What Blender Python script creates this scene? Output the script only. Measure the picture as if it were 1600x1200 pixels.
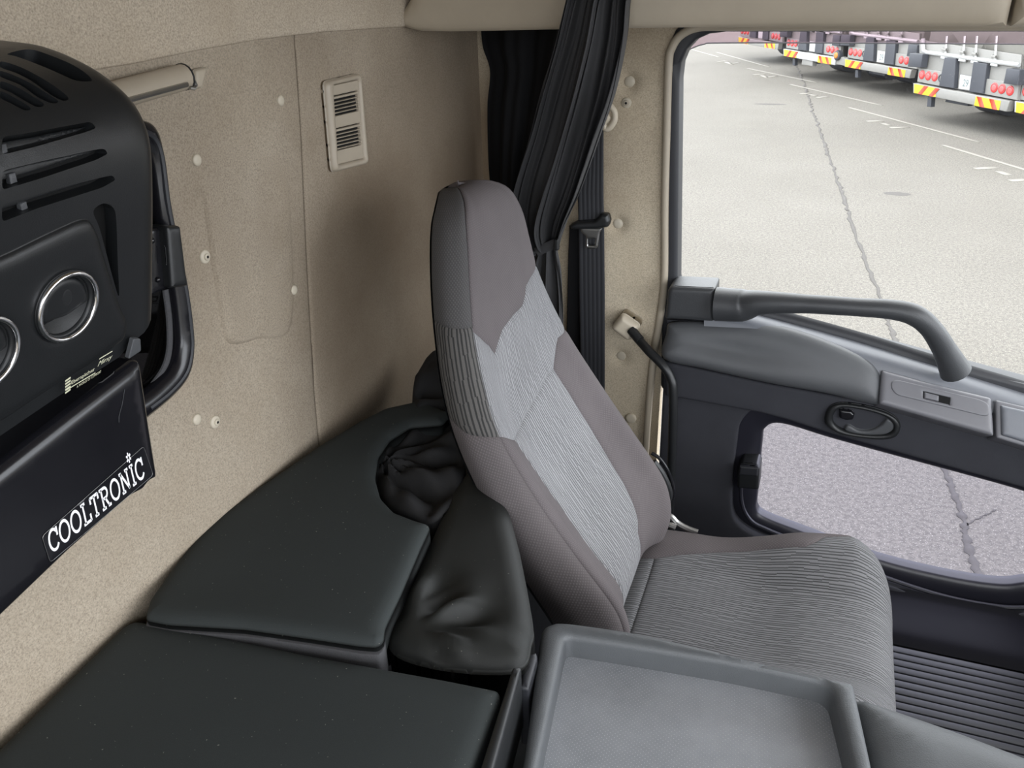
import bpy, bmesh, math, random
import numpy as np
from mathutils import Vector, Matrix
from mathutils.geometry import delaunay_2d_cdt
random.seed(7)
for o in list(bpy.data.objects): bpy.data.objects.remove(o)
SC = bpy.context.scene; COL = SC.collection
H = 2.9            # the camera is 2.9 m above the tarmac; geometry below is written relative to the camera height
F = 1300.0         # focal length in pixels of the 1600 x 1200 frame
# ---------------------------------------------------------------- camera
def _axes():
    ax, ay, by = -3000-800, 60-600, -80-600
    bx = (-ay*by-F*F)/ax
    A = np.array([ax, ay, F]); B = np.array([bx, by, F])
    X = -A/np.linalg.norm(A); Y = B/np.linalg.norm(B); Z = np.cross(X, Y)
    if Z[1] > 0: Z = -Z
    return X, Y, Z
AX, AY, AZ = _axes()
cam_d = bpy.data.cameras.new('camera'); cam = bpy.data.objects.new('camera', cam_d); COL.objects.link(cam)
cam_d.sensor_width = 36; cam_d.lens = F*36/1600; cam_d.clip_start = 0.02; cam_d.clip_end = 400
R = Matrix(((AX[0], -AX[1], -AX[2]), (AY[0], -AY[1], -AY[2]), (AZ[0], -AZ[1], -AZ[2])))
cam.matrix_world = Matrix.Translation((0, 0, H)) @ R.to_4x4()
SC.camera = cam
# ---------------------------------------------------------------- sky, light, exposure
SKY = 2.6
w = bpy.data.worlds.new('sky'); SC.world = w; w.use_nodes = True
nt = w.node_tree; bg = nt.nodes['Background']
tc = nt.nodes.new('ShaderNodeTexCoord'); sx = nt.nodes.new('ShaderNodeSeparateXYZ'); rp = nt.nodes.new('ShaderNodeValToRGB')
nt.links.new(tc.outputs['Generated'], sx.inputs[0]); nt.links.new(sx.outputs['Z'], rp.inputs[0]); nt.links.new(rp.outputs[0], bg.inputs[0])
rp.color_ramp.elements[0].color = (.80, .84, .90, 1); rp.color_ramp.elements[1].color = (1, 1, 1, 1)
bg.inputs[1].default_value = SKY
SC.view_settings.view_transform = 'Standard'; SC.view_settings.look = 'None'
SC.view_settings.exposure = 1.4; SC.view_settings.gamma = 1.0; SC.view_settings.use_curve_mapping = False
SC.cycles.max_bounces = 12; SC.cycles.diffuse_bounces = 6; SC.cycles.transparent_max_bounces = 16
def portal(loc, rot, sx_, sy_):
    l = bpy.data.lights.new('window_portal', 'AREA'); l.shape = 'RECTANGLE'; l.size = sx_; l.size_y = sy_; l.cycles.is_portal = True
    o = bpy.data.objects.new('window_portal', l); COL.objects.link(o); o.location = (loc[0], loc[1], loc[2]+H); o.rotation_euler = rot
portal((1.34, .75, -.23), (0, math.pi/2, 0), 1.3, 2.5)        # windscreen
portal((.45, -.60, -.31), (math.pi/2, 0, 0), 1.6, 1.2)        # driver's side window
portal((.35, 2.06, -.5), (-math.pi/2, 0, 0), 1.4, .7)        # passenger window
portal((.3, 2.06, -1.28), (-math.pi/2, 0, 0), .8, .4)        # low kerb window

# ---------------------------------------------------------------- pixel helpers
def ray(px, py):
    d = np.array([px-800, py-600, F]); return np.array([d@AX, d@AY, d@AZ])/F
def onX(px, py, x): r = ray(px, py); return r*x/r[0]
def onY(px, py, y): r = ray(px, py); return r*y/r[1]
def onZ(px, py, z): r = ray(px, py); return r*z/r[2]
def yz(px, py, x): p = onX(px, py, x); return (p[1], p[2])
def xz(px, py, y): p = onY(px, py, y); return (p[0], p[2])
def xy(px, py, z): p = onZ(px, py, z); return (p[0], p[1])
CM = np.array([AX, AY, AZ])
def proj(P):
    c = np.asarray(P)@CM; return c[..., 0]/c[..., 2]*F+800, c[..., 1]/c[..., 2]*F+600
# plane maps: (a, b, h) -> world, h = height off the plane towards the viewer
def MX(x): return lambda a, b, h: np.stack([x+h, a, b], -1)
def MY(y): return lambda a, b, h: np.stack([a, y-h, b], -1)
def MZ(z): return lambda a, b, h: np.stack([a, b, z+h], -1)

# ---------------------------------------------------------------- objects
def _setup(o, parent):
    COL.objects.link(o)
    if parent is not None: o.parent = parent
def worldloc(o):
    v = Vector((0, 0, 0))
    while o is not None: v += o.location; o = o.parent
    return v
def thing(name, label, cat, loc=(0, 0, 0), group=None, kind=None, parent=None):
    o = bpy.data.objects.new(name, None); o.empty_display_size = .05; COL.objects.link(o); o.location = loc
    tag(o, label, cat, group, kind); return o
def tag(o, label=None, cat=None, group=None, kind=None):
    if label: o['label'] = label
    if cat: o['category'] = cat
    if group: o['group'] = group
    if kind: o['kind'] = kind
    return o
def mesh(name, V, Fc, mat, parent=None, smooth=True, uv=None, recalc=False, label=None, bevel=0, seg=2):
    V = np.asarray(V, float)
    off = np.array(worldloc(parent)) if parent is not None else V.mean(0) if len(V) else np.zeros(3)
    if parent is None: off[2] = V[:, 2].min()
    me = bpy.data.meshes.new(name); me.from_pydata((V-off).tolist(), [], Fc if isinstance(Fc, list) else Fc.tolist())
    if uv is not None:
        ul = me.uv_layers.new(name='UVMap'); li = np.zeros(len(me.loops), int); me.loops.foreach_get('vertex_index', li)
        ul.data.foreach_set('uv', np.asarray(uv, float)[li].ravel())
    if recalc or bevel:
        bm = bmesh.new(); bm.from_mesh(me)
        if recalc: bmesh.ops.recalc_face_normals(bm, faces=bm.faces)
        if bevel:
            ed = [e for e in bm.edges if len(e.link_faces) == 2 and e.calc_face_angle(0) > .5]
            bmesh.ops.bevel(bm, geom=ed, offset=bevel, segments=seg, profile=.5, affect='EDGES', clamp_overlap=True)
        bm.to_mesh(me); bm.free()
    if smooth: me.polygons.foreach_set('use_smooth', [True]*len(me.polygons))
    if smooth == 'auto' : me.set_sharp_from_angle(angle=.7)
    me.materials.append(mat)
    o = bpy.data.objects.new(name, me); o.location = (0, 0, 0) if parent is not None else off.tolist(); _setup(o, parent)
    if label: o['label'] = label
    return o
def box(name, lo, hi, mat, parent=None, bevel=.003, label=None, taper=None):
    x0, y0, z0 = lo; x1, y1, z1 = hi
    V = [(x0, y0, z0), (x1, y0, z0), (x1, y1, z0), (x0, y1, z0), (x0, y0, z1), (x1, y0, z1), (x1, y1, z1), (x0, y1, z1)]
    Fc = [(0, 3, 2, 1), (4, 5, 6, 7), (0, 1, 5, 4), (1, 2, 6, 5), (2, 3, 7, 6), (3, 0, 4, 7)]
    return mesh(name, V, Fc, mat, parent, 'auto', recalc=True, bevel=bevel, label=label)
def crom(pts, n=8, closed=False):
    P = np.asarray(pts, float); N = len(P); out = []
    rng = range(N if closed else N-1)
    for i in rng:
        if closed: a, b, c, d = P[(i-1) % N], P[i], P[(i+1) % N], P[(i+2) % N]
        else: a, b, c, d = P[max(i-1, 0)], P[i], P[i+1], P[min(i+2, N-1)]
        for k in range(n):
            t = k/n; out.append(.5*((2*b)+(c-a)*t+(2*a-5*b+4*c-d)*t*t+(3*b-3*c+d-a)*t**3))
    if not closed: out.append(P[-1])
    return np.array(out)
def rnd(poly, r, n=5):
    P = [np.asarray(p, float) for p in poly]; N = len(P); out = []
    rr = r if hasattr(r, '__len__') else [r]*N
    for i in range(N):
        a, b, c = P[i-1], P[i], P[(i+1) % N]
        u = a-b; v = c-b; lu, lv = np.linalg.norm(u), np.linalg.norm(v); u /= lu; v /= lv
        d = min(rr[i], lu*.49, lv*.49)
        p, q = b+u*d, b+v*d
        for k in range(n+1):
            t = k/n; out.append((1-t)**2*p+2*t*(1-t)*b+t*t*q)
    return np.array(out)
def resample(P, sp, closed=True):
    P = np.asarray(P, float); out = []
    N = len(P)
    for i in range(N if closed else N-1):
        a, b = P[i], P[(i+1) % N]; L = np.linalg.norm(b-a)
        if L < 1e-7: continue
        k = max(1, int(round(L/sp)))
        for j in range(k): out.append(a+(b-a)*j/k)
    if not closed: out.append(P[-1])
    Q = [out[0]]
    for p in out[1:]:
        if np.linalg.norm(p-Q[-1]) > min(sp*.25, 4e-4): Q.append(p)
    if closed and np.linalg.norm(Q[0]-Q[-1]) < min(sp*.25, 4e-4): Q.pop()
    return np.array(Q)
def inside(P, poly):
    x, y = P[:, 0], P[:, 1]; c = np.zeros(len(P), bool); N = len(poly)
    for i in range(N):
        x1, y1 = poly[i]; x2, y2 = poly[(i+1) % N]
        if y1 == y2: continue
        m = ((y1 > y) != (y2 > y)) & (x < (x2-x1)*(y-y1)/(y2-y1)+x1); c ^= m
    return c
def bdist(P, loops):
    d = np.full(len(P), 1e9)
    for L in loops:
        A = L; B = np.roll(L, -1, 0)
        for a, b in zip(A, B):
            ab = b-a; t = np.clip(((P-a)@ab)/max(ab@ab, 1e-12), 0, 1); q = a+t[:, None]*ab
            d = np.minimum(d, np.hypot(*(P-q).T))
    return d
def tess(poly, holes=(), sp=.02, rings=(), extra=None):
    loops = [resample(poly, sp)]+[resample(h, sp) for h in holes]
    lo, hi = loops[0].min(0), loops[0].max(0)
    gx = np.arange(lo[0]+sp*.5, hi[0], sp); gy = np.arange(lo[1]+sp*.5, hi[1], sp*.87)
    G = np.array([(x+(sp*.5 if j % 2 else 0), y) for j, y in enumerate(gy) for x in gx]) if len(gx) and len(gy) else np.zeros((0, 2))
    if len(G):
        m = inside(G, loops[0])
        for h in loops[1:]: m &= ~inside(G, h)
        G = G[m]
    if len(G): G = G[bdist(G, loops) > (sp*.45 if not rings else rings[-1]+sp*.4)]
    if extra is not None and len(G): G = np.vstack([G[bdist(G, [extra[0]]) > .012], np.vstack(extra)]); G = G[inside(G, loops[0]) & (bdist(G, loops) > .005)]
    RP = []
    for L, sg in [(loops[0], 1)]+[(h, -1) for h in loops[1:]]:
        ar = (L[:, 0]*np.roll(L[:, 1], -1)-np.roll(L[:, 0], -1)*L[:, 1]).sum(); sg = sg*(1 if ar > 0 else -1)
        e = np.roll(L, -1, 0)-L; e /= np.linalg.norm(e, axis=1)[:, None]+1e-12; nn = np.stack([-e[:, 1], e[:, 0]], -1)*sg; nv_ = nn+np.roll(nn, 1, 0); nv_ /= np.linalg.norm(nv_, axis=1)[:, None]+1e-12
        cosh = np.clip((nv_*nn).sum(1), .5, 1)
        for d_ in rings:
            P = L+nv_*(d_/cosh)[:, None]; P = P[bdist(P, loops) > d_*.94]
            if len(P): RP.append(P)
    if RP:
        P = np.vstack(RP); keep = []; cell = {}; ms = max(min(sp*.3, rings[0]*.5), 1e-4)
        for p in P:
            k_ = (int(p[0]/ms), int(p[1]/ms))
            if k_ in cell: continue
            cell[k_] = 1; keep.append(p)
        G = np.vstack([G, keep]) if len(G) else np.array(keep)
    V = [p for L in loops for p in L]; E = []; k = 0; idx = []
    for L in loops:
        n = len(L); E += [(k+i, k+(i+1) % n) for i in range(n)]; idx.append(list(range(k, k+n))); k += n
    V += list(G)
    r = delaunay_2d_cdt([Vector(p) for p in V], E, [], 0, 1e-7)
    nv = np.array([tuple(v) for v in r[0]]); T = np.array([t for t in r[2] if len(t) == 3], int).reshape(-1, 3)
    if not len(T): print('EMPTY PATCH', np.asarray(poly).tolist())
    c = nv[T].mean(1); m = inside(c, loops[0])
    for h in loops[1:]: m &= ~inside(c, h)
    T = T[m]
    # orient
    a, b, d = nv[T[:, 0]], nv[T[:, 1]], nv[T[:, 2]]
    cr = (b[:, 0]-a[:, 0])*(d[:, 1]-a[:, 1])-(b[:, 1]-a[:, 1])*(d[:, 0]-a[:, 0])
    T[cr < 0] = T[cr < 0][:, ::-1]
    om = {}
    for ni, olds in enumerate(r[3]):
        for q in olds: om[q] = ni
    idx = [[om[i] for i in L] for L in idx]
    return nv, T, idx, loops
def puff(name, mat, parent, poly, M, t=.01, r=.01, sp=None, holes=(), skirt=.01, hskirt=None, hfun=None, label=None, uvs=1.0, base=0.0, flip=False, seam=None, extra=None):
    """a panel: outline in the (a, b) space of map M, raised by t with edges rounded over r, walls going back by skirt"""
    poly = np.asarray(poly, float)
    if sp is None: sp = max(np.ptp(poly, 0).max()/30, .002)
    rings = () if (t < 3e-4 and seam is None) else tuple(r*f_ for f_ in ((.06, .22, .5, 1.0) if r < sp*2 else (.05, .18, .4, .7, 1.0)))
    if seam is not None: rings = seam
    nv, T, idx, loops = tess(poly, [np.asarray(h, float) for h in holes], sp, rings, extra)
    d = bdist(nv, loops); k = np.clip(d/r, 0, 1); h = base+t*np.sqrt(np.clip(1-(1-k)**2, 0, 1))
    if hfun is not None: h = h+hfun(nv[:, 0], nv[:, 1], d)
    V = M(nv[:, 0], nv[:, 1], h); Fc = T.tolist(); UV = nv*uvs
    n0 = len(V)
    for li, L in enumerate(idx):
        sk = skirt if li == 0 else (hskirt if hskirt is not None else skirt)
        if not sk: continue
        q = nv[L]; W = M(q[:, 0], q[:, 1], h[L]-sk); s = len(V); V = np.vstack([V, W]); UV = np.vstack([UV, q*uvs]); n = len(L)
        # duplicate the edge ring so that the wall meets the face crisply only when the panel is flat
        for i in range(n): Fc.append((L[i], s+i, s+(i+1) % n, L[(i+1) % n]))
    return mesh(name, V, Fc, mat, parent, 'auto' if t < .0015 or skirt > t*3 else True, uv=UV, label=label, recalc=False)
def tube(name, path, rad, mat, parent=None, n=12, closed=False, flat=1.0, label=None, up=(0, 0, 1), caps=True):
    P = np.asarray(path, float); N = len(P); rad = np.full(N, rad) if np.isscalar(rad) else np.interp(np.linspace(0, 1, N), np.linspace(0, 1, len(rad)), rad)
    T = np.gradient(P, axis=0) if not closed else np.roll(P, -1, 0)-np.roll(P, 1, 0)
    T /= np.linalg.norm(T, axis=1)[:, None]+1e-12
    u = np.array(up, float); u = u-T[0]*(u@T[0]); u /= np.linalg.norm(u)+1e-12
    V = []
    for i in range(N):
        u = u-T[i]*(u@T[i]); u /= np.linalg.norm(u)+1e-12; v = np.cross(T[i], u)
        for k in range(n):
            a = 2*math.pi*k/n; V.append(P[i]+rad[i]*(math.cos(a)*u*flat+math.sin(a)*v))
    Fc = []
    for i in range(N if closed else N-1):
        j = (i+1) % N
        for k in range(n): Fc.append((i*n+k, i*n+(k+1) % n, j*n+(k+1) % n, j*n+k))
    if not closed and caps: Fc += [tuple(range(n))[::-1], tuple((N-1)*n+k for k in range(n))]
    return mesh(name, V, Fc, mat, parent, 'auto' if not closed else True, label=label)
def sheet(name, G, mat, parent=None, thick=0.0, uv=None, label=None):
    G = np.asarray(G, float); a, b = G.shape[:2]; V = G.reshape(-1, 3)
    Fc = [(i*b+j, i*b+j+1, (i+1)*b+j+1, (i+1)*b+j) for i in range(a-1) for j in range(b-1)]
    if uv is None: uv = np.stack(np.meshgrid(np.linspace(0, 1, a), np.linspace(0, 1, b), indexing='ij'), -1).reshape(-1, 2)
    o = mesh(name, V, Fc, mat, parent, True, uv=uv, label=label)
    if thick:
        m = o.modifiers.new('thickness', 'SOLIDIFY'); m.thickness = thick; m.offset = 0
    return o
def disc(name, c, r, M, mat, parent, t=.003, rr=None, n=20, skirt=.003, label=None, ry=None):
    a = np.linspace(0, 2*math.pi, n, endpoint=False); ry = ry or r
    P = np.stack([c[0]+r*np.cos(a), c[1]+ry*np.sin(a)], -1)
    return puff(name, mat, parent, P, M, t, rr or min(r, ry)*.8, min(r, ry)*.35, skirt=skirt, label=label)
def text_tris(body, size, shear=0.0):
    cu = bpy.data.curves.new('txt', 'FONT'); cu.body = body; cu.size = size; cu.shear = shear; cu.resolution_u = 3
    o = bpy.data.objects.new('txt', cu); COL.objects.link(o); dg = bpy.context.evaluated_depsgraph_get(); dg.update()
    me = o.evaluated_get(dg).to_mesh(); V = np.array([tuple(v.co)[:2] for v in me.vertices]); Fc = [tuple(p.vertices) for p in me.polygons]
    o.evaluated_get(dg).to_mesh_clear(); bpy.data.objects.remove(o); bpy.data.curves.remove(cu)
    return V, Fc

# ---------------------------------------------------------------- materials
def srgb(r, g, b): return tuple(((c/255)/12.92 if c/255 <= .04045 else ((c/255+.055)/1.055)**2.4) for c in (r, g, b))
class N:
    def __init__(s, name):
        s.m = bpy.data.materials.new(name); s.m.use_nodes = True; s.t = s.m.node_tree; s.b = s.t.nodes['Principled BSDF']
        s.tc = s.t.nodes.new('ShaderNodeTexCoord')
        g = s.t.nodes.new('ShaderNodeNewGeometry'); s.pos = g.outputs['Position']
    def n(s, kind, **k):
        q = s.t.nodes.new('ShaderNode'+kind)
        for a, v in k.items(): setattr(q, a, v)
        return q
    def l(s, a, b): s.t.links.new(a, b)
    def noise(s, scale, detail=4, rough=.55, vec=None, dist=0):
        q = s.n('TexNoise'); q.inputs['Scale'].default_value = scale; q.inputs['Detail'].default_value = detail
        q.inputs['Roughness'].default_value = rough; q.inputs['Distortion'].default_value = dist; s.l(vec or s.pos, q.inputs['Vector']); return q.outputs['Fac']
    def ramp(s, fac, stops):
        q = s.n('ValToRGB'); e = q.color_ramp.elements
        while len(e) < len(stops): e.new(.5)
        for i, (p, c) in enumerate(stops): e[i].position = p; e[i].color = (c if len(c) == 4 else (*c, 1)) if hasattr(c, '__len__') else (c, c, c, 1)
        s.l(fac, q.inputs[0]); return q.outputs[0]
    def mix(s, fac, a, b, blend='MIX'):
        q = s.n('MixRGB', blend_type=blend)
        for i, v in ((0, fac), (1, a), (2, b)):
            if hasattr(v, 'is_linked') or isinstance(v, bpy.types.NodeSocket): s.l(v, q.inputs[i])
            else: q.inputs[i].default_value = v if i == 0 else (*v, 1) if len(v) == 3 else v
        return q.outputs[0]
    def math(s, op, a, b=None, c=None):
        q = s.n('Math', operation=op)
        for i, v in enumerate((a, b, c)):
            if v is None: continue
            if isinstance(v, bpy.types.NodeSocket): s.l(v, q.inputs[i])
            else: q.inputs[i].default_value = v
        return q.outputs[0]
    def bump(s, h, strength=.3, dist=.001, nrm=None):
        q = s.n('Bump'); q.inputs['Strength'].default_value = strength; q.inputs['Distance'].default_value = dist; s.l(h, q.inputs['Height'])
        if nrm is not None: s.l(nrm, q.inputs['Normal'])
        s.l(q.outputs[0], s.b.inputs['Normal']); return q.outputs[0]
    def set(s, col=None, rough=.5, spec=.5, metal=0, coat=0, coat_r=.1):
        if col is not None:
            if isinstance(col, bpy.types.NodeSocket): s.l(col, s.b.inputs['Base Color'])
            else: s.b.inputs['Base Color'].default_value = (*col, 1)
        if isinstance(rough, bpy.types.NodeSocket): s.l(rough, s.b.inputs['Roughness'])
        else: s.b.inputs['Roughness'].default_value = rough
        s.b.inputs['Specular IOR Level'].default_value = spec; s.b.inputs['Metallic'].default_value = metal
        s.b.inputs['Coat Weight'].default_value = coat; s.b.inputs['Coat Roughness'].default_value = coat_r
        return s.m
def felt(name, c, stain=None):
    s = N(name); f = s.noise(420, 3, .7); g = s.noise(6, 5, .6); b = s.noise(1.7, 4, .6)
    col = s.ramp(f, [(.3, tuple(x*.62 for x in c)), (.5, c), (.72, tuple(min(1, x*1.3) for x in c))])
    col = s.mix(s.ramp(g, [(.35, 0.0), (.75, .38)]), col, tuple(x*y for x, y in zip(c, (.72, .66, .58))))
    if stain:   # handling dirt, worn into the felt in the corner behind the seat and low on the wall; on the pillar, painted corner shade
        for (cx, cy, cz, rad, amt) in stain:
            q = s.n('VectorMath', operation='DISTANCE'); s.l(s.pos, q.inputs[0]); q.inputs[1].default_value = (cx, cy, cz+H)
            d = s.math('ADD', q.outputs['Value'], s.math('MULTIPLY', s.math('SUBTRACT', b, .5), .5))
            m = s.n('MapRange'); s.l(d, m.inputs[0]); m.inputs[1].default_value = rad; m.inputs[2].default_value = rad*.25; m.inputs[3].default_value = 0; m.inputs[4].default_value = amt
            col = s.mix(m.outputs[0], col, tuple(x*y for x, y in zip(c, (.36, .30, .25))))
    s.bump(f, .5, .0012)
    return s.set(col, .95, .1)
def plastic(name, c, rough=.45, grain=900, gs=.25, wear=.0, spec=.5, coat=0):
    s = N(name); f = s.noise(grain, 2, .6); g = s.noise(9, 5, .65)
    col = s.mix(s.ramp(g, [(.4, 0.0), (.8, .22+wear)]), c, tuple(min(1, x*1.5+.006) for x in c))
    ro = s.math('ADD', s.math('MULTIPLY', g, .14), rough-.07)
    s.bump(f, gs, .0006); return s.set(col, ro, spec, coat=coat)
def cloth(name, c, scale=1400, gs=.4, rough=.9, spec=.15, speck=0):
    s = N(name); f = s.noise(scale, 2, .7); g = s.noise(5, 4, .6)
    col = s.mix(s.ramp(g, [(.3, 0.0), (.8, .35)]), c, tuple(min(1, x*1.35) for x in c))
    col = s.mix(s.ramp(f, [(.35, .0), (.7, .35)]), col, tuple(x*.55 for x in c))
    if speck:
        v = s.noise(260, 1, .5); col = s.mix(s.ramp(v, [(.77, 0.0), (.80, speck)]), col, (.5, .48, .42))
    s.bump(f, gs, .0008); m = s.set(col, rough, spec)
    return m
def weave(name, c):
    s = N(name)
    mp = s.n('Mapping'); s.l(s.tc.outputs['UV'], mp.inputs[0]); mp.inputs['Scale'].default_value = (1, 1, 1)
    w1 = s.n('TexWave', wave_type='BANDS', bands_direction='DIAGONAL'); w1.inputs['Scale'].default_value = 95; w1.inputs['Distortion'].default_value = .6; s.l(mp.outputs[0], w1.inputs[0])
    mp2 = s.n('Mapping'); s.l(s.tc.outputs['UV'], mp2.inputs[0]); mp2.inputs['Scale'].default_value = (-1, 1, 1)
    w2 = s.n('TexWave', wave_type='BANDS', bands_direction='DIAGONAL'); w2.inputs['Scale'].default_value = 95; w2.inputs['Distortion'].default_value = .6; s.l(mp2.outputs[0], w2.inputs[0])
    x = s.math('MULTIPLY', w1.outputs['Fac'], w2.outputs['Fac']); g = s.noise(7, 4, .6)
    col = s.mix(s.math('MULTIPLY', x, .55), tuple(v*.75 for v in c), tuple(min(1, v*1.45) for v in c))
    col = s.mix(s.ramp(g, [(.4, 0.0), (.8, .3)]), col, tuple(v*1.25 for v in c))
    s.bump(x, .35, .0008); return s.set(col, .92, .15)
def striped(name, c0, c1, period=.0062, seg=.028):
    """ribbed jacquard: stripes along V, broken where the thread jumps sideways"""
    s = N(name); sp = s.n('SeparateXYZ'); s.l(s.tc.outputs['UV'], sp.inputs[0])
    nz = s.noise(30, 3, .6); U = s.math('ADD', sp.outputs[0], s.math('MULTIPLY', nz, .0012)); V = sp.outputs[1]
    cell = s.math('FLOOR', s.math('DIVIDE', U, period))
    wn = s.n('TexWhiteNoise', noise_dimensions='1D'); s.l(cell, wn.inputs['W'])
    segi = s.math('FLOOR', s.math('ADD', s.math('DIVIDE', V, seg), s.math('MULTIPLY', wn.outputs['Value'], 9.7)))
    cmb = s.n('CombineXYZ'); s.l(cell, cmb.inputs[0]); s.l(segi, cmb.inputs[1])
    w2 = s.n('TexWhiteNoise', noise_dimensions='2D'); s.l(cmb.outputs[0], w2.inputs['Vector'])
    fr = s.math('FRACT', s.math('DIVIDE', U, period))
    ph = s.math('MULTIPLY', s.math('SUBTRACT', w2.outputs['Value'], .5), .42)
    tri = s.math('ABSOLUTE', s.math('SUBTRACT', s.math('ADD', fr, ph), .5))
    st = s.ramp(tri, [(.14, 0.0), (.26, 1.0)])
    f = s.noise(1500, 2, .6)
    col = s.mix(st, c0, c1); col = s.mix(s.ramp(f, [(.35, 0.0), (.7, .3)]), col, tuple(x*.6 for x in c0))
    big = s.noise(6, 4, .6); col = s.mix(s.ramp(big, [(.4, 0.0), (.8, .25)]), col, tuple(min(1, x*1.2) for x in c1))
    s.bump(st, .5, .001); return s.set(col, .9, .2)
def solid(name, c, rough=.5, metal=0, spec=.5, coat=0):
    s = N(name); g = s.noise(14, 4, .6); col = s.mix(s.ramp(g, [(.35, 0.0), (.8, .25)]), c, tuple(min(1, x*1.25+.004) for x in c))
    return s.set(col, rough, spec, metal, coat)

M = {}
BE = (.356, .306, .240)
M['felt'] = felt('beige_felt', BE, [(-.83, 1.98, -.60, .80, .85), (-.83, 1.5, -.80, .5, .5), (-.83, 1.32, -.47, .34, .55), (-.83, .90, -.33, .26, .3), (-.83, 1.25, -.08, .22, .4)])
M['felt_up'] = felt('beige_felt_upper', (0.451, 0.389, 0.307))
M['felt_pillar'] = felt('beige_felt_pillar', (0.568, 0.494, 0.377), [(-.83, 2.0, -.45, .42, .9), (-.40, 2.0, -.15, .14, .35)])  # shade of the rear corner painted into the felt, smaller darker spot at the top
M['beige'] = plastic('beige_plastic', (0.391, 0.340, 0.264), .5, 700, .2)
M['beige_vent'] = plastic('beige_vent_plastic', (0.352, 0.303, 0.235), .45, 700, .15)
M['beige_cap'] = plastic('pale_cap_plastic', (.52, .46, .36), .5, 700, .1)
M['stud'] = plastic('stud_plastic', (.48, .43, .34), .5, 700, .1)
M['black'] = plastic('black_plastic', (0.012, 0.013, 0.014), .42, 900, .25)
M['black_gloss'] = plastic('gloss_black_paint', (.007, .007, .009), .22, 500, .03, spec=.5)
M['unit'] = plastic('air_unit_plastic', (0.010, 0.011, 0.012), .36, 1100, .25)
M['void'] = plastic('dark_recess', (.006, .006, .006), .8, 700, .1, spec=.2)
M['rubber'] = plastic('rubber', (0.017, 0.018, 0.022), .5, 700, .2)
M['mattress'] = cloth('black_mattress_cloth', (0.031, 0.036, 0.036), 1200, .3, .85, .25, speck=.35)
M['vinyl'] = cloth('black_soft_cloth', (0.013, 0.014, 0.013), 1200, .2, .6, .35, speck=.2)
M['fuzz'] = cloth('grey_felt_edge', (0.070, 0.070, 0.074), 500, 1., .95, .2)
M['curtain'] = cloth('black_curtain_cloth', (.046, .046, .048), 1300, .3, .7, .35)
M['curtain_dark'] = cloth('black_curtain_shaded', (.010, .010, .011), 1300, .3, .9, .2)  # darker copy of the curtain cloth, rear corner shade put into its colour
M['curtain_low'] = cloth('black_crumpled_cloth', (.016, .016, .017), 1300, .3, .75, .3)
M['mauve'] = weave('mauve_grey_weave', (0.132, 0.117, 0.120))
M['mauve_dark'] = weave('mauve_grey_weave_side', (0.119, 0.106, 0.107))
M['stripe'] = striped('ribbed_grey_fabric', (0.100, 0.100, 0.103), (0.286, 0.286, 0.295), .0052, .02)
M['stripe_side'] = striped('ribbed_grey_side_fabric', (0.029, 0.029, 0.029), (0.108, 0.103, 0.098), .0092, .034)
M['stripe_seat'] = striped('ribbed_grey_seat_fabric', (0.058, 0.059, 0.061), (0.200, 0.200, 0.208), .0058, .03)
M['belt'] = cloth('seat_belt_webbing', (.024, .025, .029), 1600, .3, .6, .4)
M['door'] = plastic('dark_door_felt', (0.036, 0.037, 0.044), .75, 600, .5, wear=.15, spec=.25)
M['pad'] = plastic('grey_soft_vinyl', (0.064, 0.067, 0.072), .5, 900, .35)
M['grip'] = plastic('grab_handle_plastic', (0.038, 0.040, 0.043), .45, 500, .6)
M['sill'] = plastic('door_sill_plastic', (0.113, 0.120, 0.136), .42, 900, .25)
M['switch_plate'] = plastic('grey_switch_plate', (0.123, 0.123, 0.135), .42, 900, .15)
M['lowtrim'] = plastic('low_window_trim', (0.018, 0.018, 0.026), .35, 800, .15)
M['console'] = plastic('console_plastic', (0.075, 0.080, 0.085), .5, 700, .7, wear=.15)
M['kick'] = plastic('black_sill_plastic', (.004, .004, .007), .6, 800, .2, spec=.12)
M['steel'] = solid('steel', (.45, .45, .44), .32, 1)
M['chrome'] = solid('chrome', (.75, .75, .76), .12, 1)
M['white'] = solid('white_print', (.80, .80, .82), .5)
M['logo'] = solid('pale_print', (.62, .62, .45), .5)
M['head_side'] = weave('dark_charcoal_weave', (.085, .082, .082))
def dotted():
    s = N('dotted_tray_mat'); sp = s.n('SeparateXYZ'); s.l(s.pos, sp.inputs[0]); p = .0064
    a = s.math('ADD', sp.outputs[0], s.math('MULTIPLY', sp.outputs[1], .1)); b = s.math('SUBTRACT', sp.outputs[1], s.math('MULTIPLY', sp.outputs[0], .1))
    k = 2*math.pi/p
    h = s.math('MULTIPLY', s.math('SINE', s.math('MULTIPLY', a, k)), s.math('SINE', s.math('MULTIPLY', b, k)))
    d = s.ramp(h, [(.72, 0.0), (.86, 1.0)]); g = s.noise(8, 5, .65)
    c = s.mix(s.ramp(g, [(.35, 0.0), (.75, 1.0)]), (.20, .21, .225), (.29, .30, .32)); c = s.mix(s.math('MULTIPLY', d, .55), c, (.52, .53, .56))
    s.bump(d, .8, .0015); return s.set(c, .42, .5)
M['dots'] = dotted()
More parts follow.
